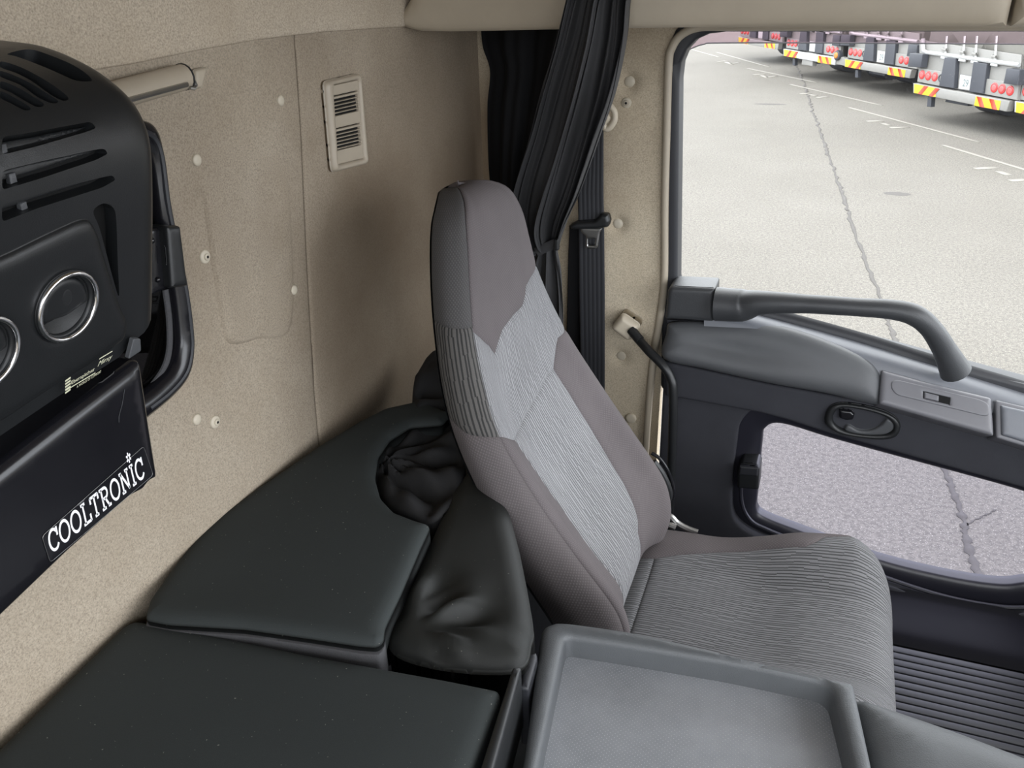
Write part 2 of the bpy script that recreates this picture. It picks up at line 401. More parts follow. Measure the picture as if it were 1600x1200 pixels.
def asphalt():
    s = N('bleached_asphalt'); f = s.noise(34, 3, .75); c = s.noise(110, 2, .7); g = s.noise(.35, 5, .6)
    col = s.mix(s.ramp(g, [(.3, 0.0), (.7, 1.0)]), (.120, .111, .099), (.147, .137, .124))
    col = s.mix(s.ramp(f, [(.40, .65), (.58, 0.0)]), col, (.07, .066, .062)); col = s.mix(s.ramp(c, [(.60, 0.0), (.66, .6)]), col, (.34, .33, .30))
    s.bump(c, .5, .01); return s.set(col, .9, .2)
M['asphalt'] = asphalt()
M['paint'] = solid('worn_white_road_paint', (.19, .18, .16), .8)
M['crackm'] = solid('crack_fill', (.060, .055, .052), .9)
def glass(name, tint, dirt=0.0, rough=0.0):
    s = N(name); t = s.t; out = t.nodes['Material Output']
    tr = s.n('BsdfTransparent'); tr.inputs[0].default_value = (*tint, 1); gl = s.n('BsdfGlossy'); gl.inputs['Roughness'].default_value = .02
    fr = s.n('Fresnel'); fr.inputs[0].default_value = 1.3; m = s.n('MixShader'); s.l(fr.outputs[0], m.inputs[0]); s.l(tr.outputs[0], m.inputs[1]); s.l(gl.outputs[0], m.inputs[2])
    last = m.outputs[0]
    if dirt:
        vo = s.n('TexVoronoi'); vo.inputs['Scale'].default_value = 330; s.l(s.pos, vo.inputs['Vector'])
        spk = s.ramp(vo.outputs['Distance'], [(.10, 1.0), (.22, 0.0)]); sel = s.ramp(s.noise(70, 2, .6), [(.52, 0.0), (.60, 1.0)]); z = s.ramp(s.noise(2.2, 3, .6), [(.35, .35), (.65, 1.0)])
        fac = s.math('MULTIPLY', s.math('MULTIPLY', spk, sel), s.math('MULTIPLY', z, dirt))
        df = s.n('BsdfTranslucent'); df.inputs[0].default_value = (.3, .3, .3, 1); d2 = s.n('BsdfDiffuse'); d2.inputs[0].default_value = (.3, .3, .3, 1)
        ad = s.n('AddShader'); s.l(df.outputs[0], ad.inputs[0]); s.l(d2.outputs[0], ad.inputs[1])
        m2 = s.n('MixShader'); s.l(fac, m2.inputs[0]); s.l(last, m2.inputs[1]); s.l(ad.outputs[0], m2.inputs[2]); last = m2.outputs[0]
    s.l(last, out.inputs[0]); return s.m
M['glass'] = glass('window_glass', (.93, .95, .94), .5)
M['glass_low'] = glass('tinted_low_window_glass', (.60, .60, .70), .25)
M['visor'] = glass('purple_smoked_acrylic', (.62, .50, .56), .0)
M['glass_dark'] = glass('dark_rear_glass', (.05, .05, .05))
M['t_silver'] = solid('truck_silver_panel', (.20, .195, .185), .5)
M['t_white'] = solid('truck_white_paint', (.36, .36, .36), .5)
M['t_dark'] = solid('truck_dark_steel', (.035, .038, .048), .6)
M['t_grey'] = solid('truck_grey_body', (.15, .145, .13), .5)
M['red'] = solid('red_lamp_lens', (.40, .035, .035), .25)
M['pinkred'] = solid('lamp_lens_core', (.45, .10, .10), .3)
M['yellow'] = solid('reflective_yellow', (.50, .36, .01), .5)
M['redstripe'] = solid('reflective_red', (.40, .04, .015), .5)
M['orange'] = solid('orange_marker_lamp', (.45, .16, .02), .4)
M['platenum'] = solid('plate_green_grey', (.10, .14, .14), .6)

# ---------------------------------------------------------------- surfaces that pixels can be traced onto
class Plane:
    def __init__(s, p0, e1, e2):
        s.p0 = np.array(p0, float); s.e1 = np.array(e1, float); s.e2 = np.array(e2, float)
        s.e1 /= np.linalg.norm(s.e1); s.e2 = s.e2-s.e1*(s.e2@s.e1); s.e2 /= np.linalg.norm(s.e2); n = np.cross(s.e1, s.e2)
        s.n = n if n@(-s.p0) > 0 else -n
    def hit(s, px, py): r = ray(px, py); return r*((s.p0@s.n)/(r@s.n))
    def px(s, x, y): d = s.hit(x, y)-s.p0; return (d@s.e1, d@s.e2)
    def pp(s, L): return np.array([s.px(*q) for q in L])
    def M(s, a, b, h):
        a, b, h = np.broadcast_arrays(np.asarray(a, float), b, h)
        return s.p0+a[..., None]*s.e1+b[..., None]*s.e2+h[..., None]*s.n
def PX(x): return Plane((x, 0, 0), (0, 1, 0), (0, 0, 1))
def PY(y): return Plane((0, y, 0), (1, 0, 0), (0, 0, 1))
def PZ(z): return Plane((0, 0, z), (1, 0, 0), (0, 1, 0))
class Surf:
    def __init__(s, f, ur, vr, n=160):
        s.f = f; s.ur, s.vr = ur, vr
        U, V = np.meshgrid(np.linspace(*ur, n), np.linspace(*vr, n), indexing='ij'); s.U, s.V = U.ravel(), V.ravel()
        s.G = f(s.U, s.V); s.gx, s.gy = proj(s.G); s.dep = s.G@CM[:, 2]
        nn = s.nrm(s.U, s.V); s.face = ((nn*(-s.G)).sum(1) > 0)
    def nrm(s, u, v):
        e = 1e-4; a = s.f(u+e, v)-s.f(u-e, v); b = s.f(u, v+e)-s.f(u, v-e); n = np.cross(a, b)*getattr(s, 'sg', 1); return n/(np.linalg.norm(n, axis=-1)[..., None]+1e-12)
    def px(s, x, y):
        d = np.hypot(s.gx-x, s.gy-y)+np.where(s.face, 0, 6.0); i = np.argmin(d+s.dep*2); u, v = s.U[i], s.V[i]
        for _ in range(6):
            P = s.f(np.array([u, u+1e-4, u]), np.array([v, v, v+1e-4])); X, Y = proj(P)
            J = np.array([[X[1]-X[0], X[2]-X[0]], [Y[1]-Y[0], Y[2]-Y[0]]])/1e-4; r = np.array([x-X[0], y-Y[0]])
            st = np.linalg.lstsq(J, r, rcond=.05)[0]; st = np.clip(st, -.02, .02); u = float(np.clip(u+st[0], *s.ur)); v = float(np.clip(v+st[1], *s.vr))
        return (u, v)
    def pp(s, L): return np.array([s.px(*q) for q in L])
    def M(s, a, b, h):
        a = np.asarray(a, float); b = np.asarray(b, float); return s.f(a, b)+np.asarray(h, float)[..., None]*s.nrm(a, b)

# ================================================================ THE SETTING
# ---- rear wall
XW = -.83
W = PX(XW)
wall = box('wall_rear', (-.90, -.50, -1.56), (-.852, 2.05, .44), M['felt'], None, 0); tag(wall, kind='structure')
seam_top = [(-40, 135), (60, 118), (145, 100), (200, 92), (300, 72), (400, 55), (500, 44), (620, 37), (700, 34)]
seam_v = [(462, 48), (464, 80), (472, 200), (482, 420), (492, 600), (500, 690)]
gap = .002
st = [tuple(q) for q in W.pp(seam_top)]; sv = [tuple(q) for q in W.pp(seam_v)]
ztop = lambda y: float(np.interp(y, [q[0] for q in st], [q[1] for q in st]))
vb = (sv[-1][0]-.02, -1.2)
ysv = sv[0][0]
relief = W.pp([(303, 232), (318, 320), (330, 410), (344, 500), (350, 528), (366, 538), (400, 530), (455, 505), (452, 300), (440, 215), (340, 205)])
def relief_h(a, b, d):
    P = np.stack([a, b], -1); i = inside(P, relief); dd = bdist(P, [relief]); return np.where(i, .007*np.clip(dd/.005, 0, 1), 0)*np.clip((1.2-a)/.25, 0, 1)*np.clip((-.215-b)/.10, 0, 1)
left = [(-.48, ztop(-.1))]+[q for q in st if q[0] < ysv-.01]+[(sv[0][0]-gap, ztop(sv[0][0]))]+[(y-gap, z) for y, z in sv[1:]]+[(vb[0]-gap, vb[1]), (-.48, vb[1])]
right = [(sv[0][0]+gap, ztop(sv[0][0]))]+[q for q in st if q[0] > ysv+.02]+[(2.02, ztop(1.7)), (2.02, vb[1]), (vb[0]+gap, vb[1])]+[(y+gap, z) for y, z in sv[1:][::-1]]
rl0 = resample(crom(relief, 6, True), .005); rc = rl0.mean(0)
_e = np.roll(rl0, -1, 0)-np.roll(rl0, 1, 0); _e /= np.linalg.norm(_e, axis=1)[:, None]; _n = np.stack([-_e[:, 1], _e[:, 0]], -1); _n *= np.sign(((rc-rl0)*_n).sum(1))[:, None]
relief = rl0
puff('wall_panel', M['felt'], wall, left, W.M, .004, .008, .016, skirt=.02, base=-.004, hfun=relief_h, extra=[rl0, rl0+_n*.003, rl0+_n*.0065, rl0-_n*.004])
puff('wall_panel', M['felt'], wall, right, W.M, .004, .008, .03, skirt=.02, base=-.004)
up = [(y, z-.006) for y, z in [(-.48, ztop(-.1))]+st]+[(2.02, ztop(1.7)-.006), (2.02, .43), (-.48, .43)]
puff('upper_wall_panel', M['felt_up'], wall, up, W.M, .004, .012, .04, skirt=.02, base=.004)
for (x, y, r) in [(437, 157, .0085), (306, 250, .0085), (458, 453, .0085), (306, 655, .0085), (690, 560, .012)]:
    c = W.px(x, y); disc('trim_stud', c, r, PX(XW+.002).M, M['stud'], wall, .003, .006, 18, .004)
for (x, y) in [(319, 401), (335, 659)]:
    c = W.px(x, y); P2 = PX(XW+.001)
    s = disc('screw', c, .0105, P2.M, M['stud'], wall, .003, .004, 20, .003)
    disc('screw_head', c, .0052, PX(XW+.0045).M, M['stud'], s, .002, .002, 14, .003); disc('screw_socket', c, .0022, PX(XW+.0068).M, M['void'], s, .0003, .001, 8, .001)
for (x, y) in [(270, 466), (293, 655), (128, 848), (635, 640)]:   # little torn nicks in the felt
    pass
# ---- far side: the pillar behind the passenger door, header, door
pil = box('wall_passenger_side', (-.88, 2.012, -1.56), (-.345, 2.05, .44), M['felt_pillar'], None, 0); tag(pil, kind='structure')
PP = PY(2.0)
seal_px = [(1090, 43), (1064, 55), (1050, 75), (1045, 100), (1042, 200), (1039, 320), (1038, 440), (1030, 505), (1021, 560), (1014, 630), (1009, 700), (1006, 760)]
edge = [PP.px(x-4, y) for x, y in seal_px]
poly = [(-.86, -.10), (edge[0][0], -.10)]+edge+[(edge[-1][0]-.01, -1.54), (-.86, -1.54)]
dims = [(983, 128), (965, 350), (970, 557)]
dc = [np.array(PP.px(*q)) for q in dims]
def dimple(a, b, d):
    h = 0
    for c in dc: r = np.hypot(a-c[0], b-c[1]); h = h-.016*np.exp(-(r/.021)**2)
    return h
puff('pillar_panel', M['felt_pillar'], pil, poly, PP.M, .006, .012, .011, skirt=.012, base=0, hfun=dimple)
for q in dims: disc('trim_stud', PP.px(*q), .0135, PY(2.006).M, M['stud'], pil, .005, .009, 20, .006)
c = PP.px(987, 651); disc('trim_stud', c, .015, PY(1.99).M, M['beige_cap'], pil, .004, .006, 20, .004)
c = PP.px(980, 160); s = disc('screw', c, .012, PY(1.993).M, M['stud'], pil, .003, .004, 20, .003); disc('screw_head', c, .007, PY(1.989).M, M['beige'], s, .002, .002, 14, .003); disc('screw_socket', c, .003, PY(1.9868).M, M['void'], s, .0003, .001, 8, .001)
trim = tube('trim_1', crom([PY(1.985).hit(*q) for q in [(1700, 40), (1400, 40), (1200, 40.5), (1130, 41)]+seal_px], 6), .0095, M['beige'], None, 10); tag(trim, kind='structure')
hd = box('trim_2', (-.36, 1.97, -.135), (1.40, 2.05, .44), M['beige'], None, .004); tag(hd, kind='structure')
# overhead locker above the door, rounded at its rear end
LK = PY(1.60)
lk = LK.pp([(1760, 42), (1590, 41.5), (1200, 42), (900, 46), (700, 50), (655, 49), (632, 44), (620, 36), (624, 22), (640, -4)])
lk = [tuple(q) for q in lk]+[(lk[-1][0]+.02, .43), (1.40, .43), (1.40, lk[0][1])]
x0 = LK.px(1582, 20)[0]
locker = puff('trim_3', M['beige'], None, [(x0-.003, LK.px(1579, 42)[1])]+lk[2:11]+[(x0-.003, .43)], LK.M, .012, .03, .03, skirt=.40, base=-.012); tag(locker, kind='structure')
puff('locker_door', M['beige'], locker, [(x0+.003, LK.px(1583, 42)[1]), (1.38, lk[0][1]), (1.38, .43), (x0+.003, .43)], LK.M, .012, .015, .05, skirt=.40, base=-.012)
# ---- ceiling, driver's side, front: where the daylight comes in
ce = box('ceiling', (-.90, -.56, .43), (1.45, 2.05, .47), M['felt_up'], None, 0); tag(ce, kind='structure')
fl = box('floor', (-.90, -.56, -1.62), (1.45, 2.05, -1.565), M['black'], None, 0); tag(fl, kind='structure')
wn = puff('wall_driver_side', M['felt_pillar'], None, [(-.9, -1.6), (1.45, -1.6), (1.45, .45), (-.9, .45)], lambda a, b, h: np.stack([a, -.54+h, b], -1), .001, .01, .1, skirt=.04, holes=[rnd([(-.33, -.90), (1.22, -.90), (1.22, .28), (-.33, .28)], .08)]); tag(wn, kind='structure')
wf = puff('wall_front', M['black'], None, [(-.55, -1.6), (2.05, -1.6), (2.05, .45), (-.55, .45)], lambda a, b, h: np.stack([1.28-h, a, b], -1), .001, .01, .1, skirt=.04, holes=[rnd([(-.5, -.86), (2.0, -.86), (2.0, .40), (-.5, .40)], .1)]); tag(wf, kind='structure')
dash = puff('dashboard', M['console'], None, rnd([(.95, -1.3), (.98, -.98), (1.06, -.90), (1.26, -.88), (1.26, -1.5), (1.05, -1.5)], .05), lambda a, b, h: np.stack([a, 1.94+h, b], -1), .001, .01, .06, skirt=2.4)
tag(dash, 'dark grey moulded dashboard under the windscreen, out of view to the right', 'dashboard')

# ---- passenger door
door = thing('door_1', None, None, (-.33, 2.0, -1.5)); tag(door, 'dark grey passenger door with grab handle and low kerb window', kind='structure')
D = PY(1.955)
ap = rnd([PP.px(1064, 49), PP.px(1640, 50)+np.array((.6, 0)), (1.16, -.99), PP.px(1600, 597), PP.px(1190, 488), PP.px(1120, 462), PP.px(1060, 442)], [.10, .08, .05, .02, .02, .02, .012])
outer = rnd([(-.375, -.105), (1.24, -.105), (1.24, -1.04), (-.34, -1.04)], [.12, .1, .02, .02])
wfm = puff('window_frame', M['rubber'], door, outer, PY(1.992).M, .008, .01, .03, holes=[ap], skirt=.05)
win = puff('window_1', M['glass'], None, rnd([(-.36, -.12), (1.22, -.12), (1.22, -1.02), (-.35, -.80)], .03), PY(2.028).M, .0005, .01, .1, skirt=.004); tag(win, 'clear passenger window glass speckled with dried raindrops', kind='structure')
# outer smoked wind deflector along the top of the glass
VP = PY(2.07)
vis = VP.pp([(1052, 96), (1066, 84), (1082, 75), (1100, 69), (1125, 67), (1300, 67), (1600, 69), (1750, 71)]); vis = [tuple(q) for q in vis]+[(1.2, vis[-1][1]), (1.2, -.06), (-.40, -.06)]
vs = puff('wind_deflector', M['visor'], None, vis, VP.M, .0008, .004, .04, skirt=.003); tag(vs, 'purple smoked wind deflector strip along the top of the passenger window', 'wind deflector')
tube('deflector_lip', crom([VP.hit(*q) for q in [(1054, 95), (1066, 84), (1082, 75), (1100, 69), (1125, 67), (1300, 67), (1600, 69), (1750, 71)]], 6), .0016, M['switch_plate'], vs, 6)
# low kerb window
LW = PY(2.0)
lwa = crom(LW.pp([(1191, 690), (1196, 668), (1222, 661), (1300, 684), (1420, 717), (1520, 744), (1600, 767), (1668, 792), (1668, 880), (1630, 905), (1600, 908), (1560, 911), (1480, 899), (1370, 872), (1250, 828), (1200, 809), (1183, 796), (1184, 770)]), 5, True)
lwo = crom(LW.pp([(1160, 700), (1170, 662), (1205, 642), (1300, 668), (1420, 700), (1520, 727), (1600, 750), (1700, 775), (1705, 900), (1650, 945), (1600, 950), (1550, 947), (1470, 932), (1370, 900), (1250, 850), (1190, 832), (1158, 806), (1154, 760)]), 5, True)
lwo_out = crom(PY(1.955).pp([(1150, 700), (1160, 655), (1200, 635), (1300, 663), (1420, 696), (1520, 723), (1600, 746), (1710, 772), (1715, 905), (1655, 953), (1600, 958), (1550, 955), (1470, 940), (1370, 908), (1250, 860), (1190, 842), (1148, 812), (1144, 760)]), 5, True)
top = D.pp([(1042, 500), (1120, 500), (1190, 505), (1290, 530), (1345, 552), (1465, 590), (1600, 636), (1700, 668)])
inner = [tuple(q) for q in top]+[(1.2, top[-1][1]-.02), (1.2, -1.555), (-.325, -1.555)]
puff('inner_panel', M['door'], door, inner, D.M, .004, .01, .02, holes=[lwo_out], skirt=.04, hskirt=.04)
lwc = lwo.mean(0); lwx = lwc+(lwo-lwc)*[1.10, 1.16]
puff('low_window_seal', M['lowtrim'], door, lwx, LW.M, .014, .03, .012, holes=[lwa], skirt=.03, base=0)
tube('seal_lip', crom([PY(1.968).hit(*q) for q in [(1160, 720), (1158, 780), (1172, 812), (1200, 828), (1250, 848), (1370, 897), (1470, 930), (1550, 946), (1600, 949), (1660, 943)]], 6), .0058, M['lowtrim'], door, 8)
win2 = puff('window_2', M['glass_low'], None, rnd([(-.14, -1.06), (.75, -1.06), (.75, -1.50), (-.14, -1.50)], .02), PY(2.02).M, .0005, .01, .08, skirt=.004); tag(win2, 'tinted low kerb window in the passenger door', kind='structure')
# latch on the low window
cl = PY(1.94)
lt = puff('window_latch', M['black'], door, rnd(cl.pp([(1153, 731), (1160, 722), (1184, 724), (1188, 730), (1186, 763), (1152, 760)]), .004), cl.M, .012, .006, .004, skirt=.05)
puff('latch_lid', M['rubber'], lt, rnd(PY(1.926).pp([(1156, 727), (1185, 729), (1184, 743), (1154, 741)]), .003), PY(1.926).M, .006, .004, .003, skirt=.01)
# rail between armrest and low window
RL = PY(1.935)
rail = RL.pp([(1040, 566), (1080, 574), (1200, 600), (1300, 618), (1372, 632), (1378, 632), (1450, 654), (1552, 683), (1600, 700), (1700, 730), (1720, 790), (1600, 762), (1510, 737), (1400, 706), (1300, 678), (1225, 654), (1190, 645), (1120, 632), (1040, 618)])
puff('door_rail', M['door'], door, rail, RL.M, .006, .008, .014, skirt=.03, base=-.003)
# ledge under the glass
L0 = [PY(2.0).hit(*q) for q in [(1100, 470), (1190, 485), (1330, 522), (1460, 562), (1600, 603), (1720, 640)]]
L0b = [PY(1.985).hit(*q) for q in [(1100, 473), (1190, 493), (1330, 531), (1460, 571), (1600, 614), (1720, 652)]]
L1 = [PY(1.945).hit(*q) for q in [(1100, 485), (1187, 502), (1337, 545), (1465, 584), (1600, 632), (1720, 674)]]
L2 = [PY(1.930).hit(*q) for q in [(1100, 500), (1187, 515), (1337, 556), (1465, 600), (1600, 648), (1720, 690)]]
L3 = [PY(1.925).hit(*q) for q in [(1100, 530), (1187, 540), (1337, 580), (1465, 618), (1600, 662), (1720, 704)]]
sheet('window_ledge', np.array([crom(l, 6) for l in (L0b, L1, L2, L3)]), M['sill'], door)
sheet('glass_wiper_strip', np.array([crom(l, 6) for l in ([p+np.array((0, 0, .012)) for p in L0], [p+np.array((0, -.014, .006)) for p in L0], L0b)]), M['rubber'], door)
# padded armrest
def tilt(pa, ya, pb, yb, pc, yc):
    a, b, c = onY(*pa, ya), onY(*pb, yb), onY(*pc, yc); return Plane(a, b-a, c-a)
AR = tilt((1040, 510), 1.935, (1375, 575), 1.935, (1040, 565), 1.90)
pad = crom(AR.pp([(1037, 560), (1041, 520), (1050, 503), (1110, 502), (1180, 502), (1240, 514), (1300, 535), (1350, 558), (1371, 578), (1376, 600), (1374, 629), (1355, 630), (1290, 614), (1200, 598), (1100, 576)]), 4, True)
def dent(a, b, d):
    c = np.array(AR.px(1130, 545)); u = (a-c[0])/.16; v = (b-c[1])/.03; return -.012*np.exp(-u*u-v*v)+.006*np.exp(-((a-AR.px(1270, 570)[0])/.12)**2)
puff('armrest_pad', M['pad'], door, pad, AR.M, .026, .05, .011, skirt=.07, hfun=dent)
# grab handle and its end block
blk = PY(1.925)
gb = puff('handle_block', M['grip'], door, rnd(blk.pp([(1044, 452), (1050, 446), (1118, 449), (1116, 501), (1052, 497), (1040, 497)]), .006), blk.M, .012, .012, .006, skirt=.07)
hp = [(1119, 475), (1160, 477), (1190, 473), (1260, 475), (1340, 480), (1395, 484), (1430, 493), (1455, 514), (1475, 545), (1493, 580)]
hy = [1.925, 1.92, 1.905, 1.895, 1.89, 1.89, 1.892, 1.90, 1.915, 1.935]
ph = np.array([onY(x, y, yy) for (x, y), yy in zip(hp, hy)])
tube('grab_handle', crom(ph, 8), [.041, .039, .028, .0215, .0205, .022, .024, .023, .025, .034], M['grip'], door, 18, flat=1.0)
# switch plate
SW = tilt((1377, 580), 1.925, (1600, 640), 1.925, (1374, 628), 1.885)
sw = puff('switch_plate', M['switch_plate'], door, rnd(SW.pp([(1377, 578), (1448, 598), (1548, 622), (1551, 662), (1552, 682), (1373, 631)]), .006), SW.M, .008, .012, .006, skirt=.06)
def SWb(h): return lambda a, b, hh: SW.M(a, b, hh+h)
inn = rnd(SW.pp([(1391, 597), (1400, 594), (1530, 625), (1543, 632), (1544, 649), (1536, 651), (1400, 618), (1391, 608)]), .008)
hole = SW.pp([(1441, 612), (1483, 622), (1482, 633), (1441, 623)])
puff('switch_bezel', M['switch_plate'], sw, inn, SWb(.008), .0022, .003, .005, holes=[hole], skirt=.004)
puff('switch_well', M['void'], sw, SW.pp([(1440, 610), (1485, 621), (1484, 635), (1440, 625)]), SWb(.0083), .0003, .001, .004, skirt=.001)
puff('window_switch', M['switch_plate'], sw, rnd(SW.pp([(1442, 613.5), (1465, 619), (1464.5, 628.5), (1442, 623)]), .002), SWb(.009), .004, .003, .002, skirt=.003, label='rocker switch for the window')
# pocket lid to the right of the switches
po = puff('pocket_rim', M['switch_plate'], door, rnd(SW.pp([(1555, 625), (1720, 664), (1725, 735), (1556, 684)]), .005), SW.M, .004, .006, .008, skirt=.06)
puff('pocket_lid', M['sill'], po, rnd(SW.pp([(1562, 633), (1730, 672), (1735, 733), (1563, 680)]), .004), SWb(.004), .007, .008, .006, skirt=.008)
# interior release handle in its oval cup
RH = PY(1.928)
ov = crom(RH.pp([(1289, 660), (1294, 638), (1312, 629), (1345, 632), (1380, 641), (1400, 652), (1407, 666), (1400, 681), (1378, 686), (1340, 683), (1308, 676)]), 5, True)
ovi = crom(RH.pp([(1302, 658), (1305, 643), (1318, 636), (1345, 639), (1376, 647), (1391, 656), (1396, 666), (1390, 675), (1374, 678), (1342, 676), (1316, 670)]), 5, True)
rh = puff('release_cup', M['black'], door, ov, RH.M, .010, .008, .005, holes=[ovi], skirt=.02, hskirt=.03)
puff('cup_bottom', M['black'], rh, ov, PY(1.942).M, .001, .004, .01, skirt=.0)
puff('release_lever', M['pad'], rh, crom(RH.pp([(1325, 663), (1342, 671), (1360, 671), (1376, 663), (1386, 653), (1397, 660), (1396, 671), (1380, 679), (1345, 679), (1320, 672)]), 5, True), PY(1.932).M, .009, .006, .003, skirt=.012)
puff('lock_knob', M['black_gloss'], rh, rnd(RH.pp([(1311, 638), (1330, 640), (1336, 646), (1333, 655), (1322, 656), (1311, 652)]), .004), PY(1.930).M, .010, .006, .003, skirt=.012)
# lower kick panel and sill
prof = np.array([(1.957, -1.515), (1.945, -1.528), (1.92, -1.532), (1.87, -1.533), (1.81, -1.538), (1.783, -1.556)])
prof = crom(prof, 5); xs = np.linspace(-.34, 1.25, 12)
sheet('kick_panel', np.array([[(x, y, z) for x in xs] for y, z in prof]), M['kick'], door)

# ---- outdoors
road = puff('asphalt_lot', M['asphalt'], None, [(-60, 2.2), (60, 2.2), (60, 110), (-60, 110)], PZ(-H).M, .001, .01, 6, skirt=.05); tag(road, 'pale worn asphalt yard seen through the passenger windows', kind='structure')
rd2 = box('asphalt_apron', (-60, -60, -H-.06), (60, 2.2, -H), M['asphalt'], None, 0); tag(rd2, 'asphalt under and behind the lorry', kind='structure')
def ribbon(name, P, wd, mat, parent, z, label=None):
    P = np.asarray(P, float)[:, :2]; T = np.gradient(P, axis=0); T /= np.linalg.norm(T, axis=1)[:, None]; n_ = np.stack([-T[:, 1], T[:, 0]], -1); wd = np.broadcast_to(wd, (len(P),))[:, None]
    A = np.hstack([P+n_*wd/2, np.full((len(P), 1), z)]); B = np.hstack([P-n_*wd/2, np.full((len(P), 1), z)])
    return sheet(name, np.array([A, B]), mat, parent, .004, label=label)
G = PZ(-H)
lines = [((1326, 168), (1530, 222)), ((1235, 132), (1378, 165)), ((1168, 107), (1276, 129)), ((1120, 82), (1203, 105)), ((1474, 227), (1640, 277)), ((1075, 76), (1125, 90))]
wh = ['nearest full-length painted bay line, ending under the nearest lorry side', 'second painted bay line, beginning left of the crack', 'third painted bay line, crossing the crack near the lorries', 'fourth painted bay line towards the window corner', 'painted bay line running out of the frame at right', 'farthest short painted bay line in the window corner']
for (a, b), lb in zip(lines, wh):
    A, B = G.hit(*a), G.hit(*b); P = np.linspace(A, B, 12)
    tag(ribbon('bay_line', P, .075, M['paint'], None, -H+.004), lb, 'road marking', 'painted bay lines on the yard')
marks = [([(1355, 190), (1380, 189)], [(1379, 193), (1391, 196)], [(1391, 200), (1420, 199)]), ([(1250, 147), (1268, 146)], [(1266, 148), (1275, 150)], [(1277, 153), (1294, 151)]), ([(1177, 117), (1196, 116)], [(1190, 118), (1200, 122)], [(1198, 121), (1214, 119)]),
         ([(1523, 264), (1557, 262)], [(1560, 268), (1576, 274)], [(1578, 283), (1602, 281)]), ([(1121, 97), (1134, 95)], [(1134, 97), (1144, 101)], [(1142, 100), (1154, 98)])]
ml = ['white number strokes painted below the nearest full bay line', 'white number strokes painted right of the crack below the second bay line', 'white number strokes painted left of the crack below the third bay line', 'white number strokes painted at the right frame edge', 'white number strokes painted near the window corner']
for grp, lb in zip(marks, ml):
    o = None
    root = thing('bay_number', lb, 'road marking', tuple(G.hit(*grp[1][0])), group='painted bay numbers on the yard')
    for seg_ in grp:
        A, B = G.hit(*seg_[0]), G.hit(*seg_[1]); ribbon('paint_stroke', np.linspace(A, B, 3), .11, M['paint'], root, -H+.004)
def crack(pts, wd, name='crack'):
    P = resample(crom([G.hit(*q) for q in pts], 10), .12, False); rs = np.random.RandomState(3); P[:, 0] += rs.normal(0, 1, len(P))*np.clip(P[:, 1]/22, .2, 1)*.02; rs = np.random.RandomState(5)
    ribbon(name, P, wd*(.35+.9*rs.rand(len(P))), M['crackm'], road, -H+.003)
crack([(1230, 88), (1243, 102), (1252, 118), (1262, 150), (1276, 190), (1290, 230), (1308, 280), (1325, 330)], .05)
crack([(1325, 330), (1345, 390), (1370, 450), (1386, 495), (1400, 535), (1420, 590)], .045)
crack([(1470, 715), (1480, 745), (1494, 780), (1506, 815), (1512, 850), (1530, 900), (1550, 950)], .045)
crack([(1510, 822), (1525, 812), (1543, 804), (1556, 797)], .010)
for (x, y) in [(1203, 163), (1402, 303)]:
    P = G.hit(x, y); tag(puff('oil_spot', M['crackm'], None, crom([(P[0]+.34*math.cos(a)*(1 if y < 200 else .5), P[1]+.10*math.sin(a)) for a in np.linspace(0, 6.283, 9)[:-1]], 4, True), PZ(-H+.002).M, .001, .05, .05, skirt=0), 'small dark stain on the asphalt '+('left of the crack near the top' if y < 200 else 'right of the crack'), 'stain')

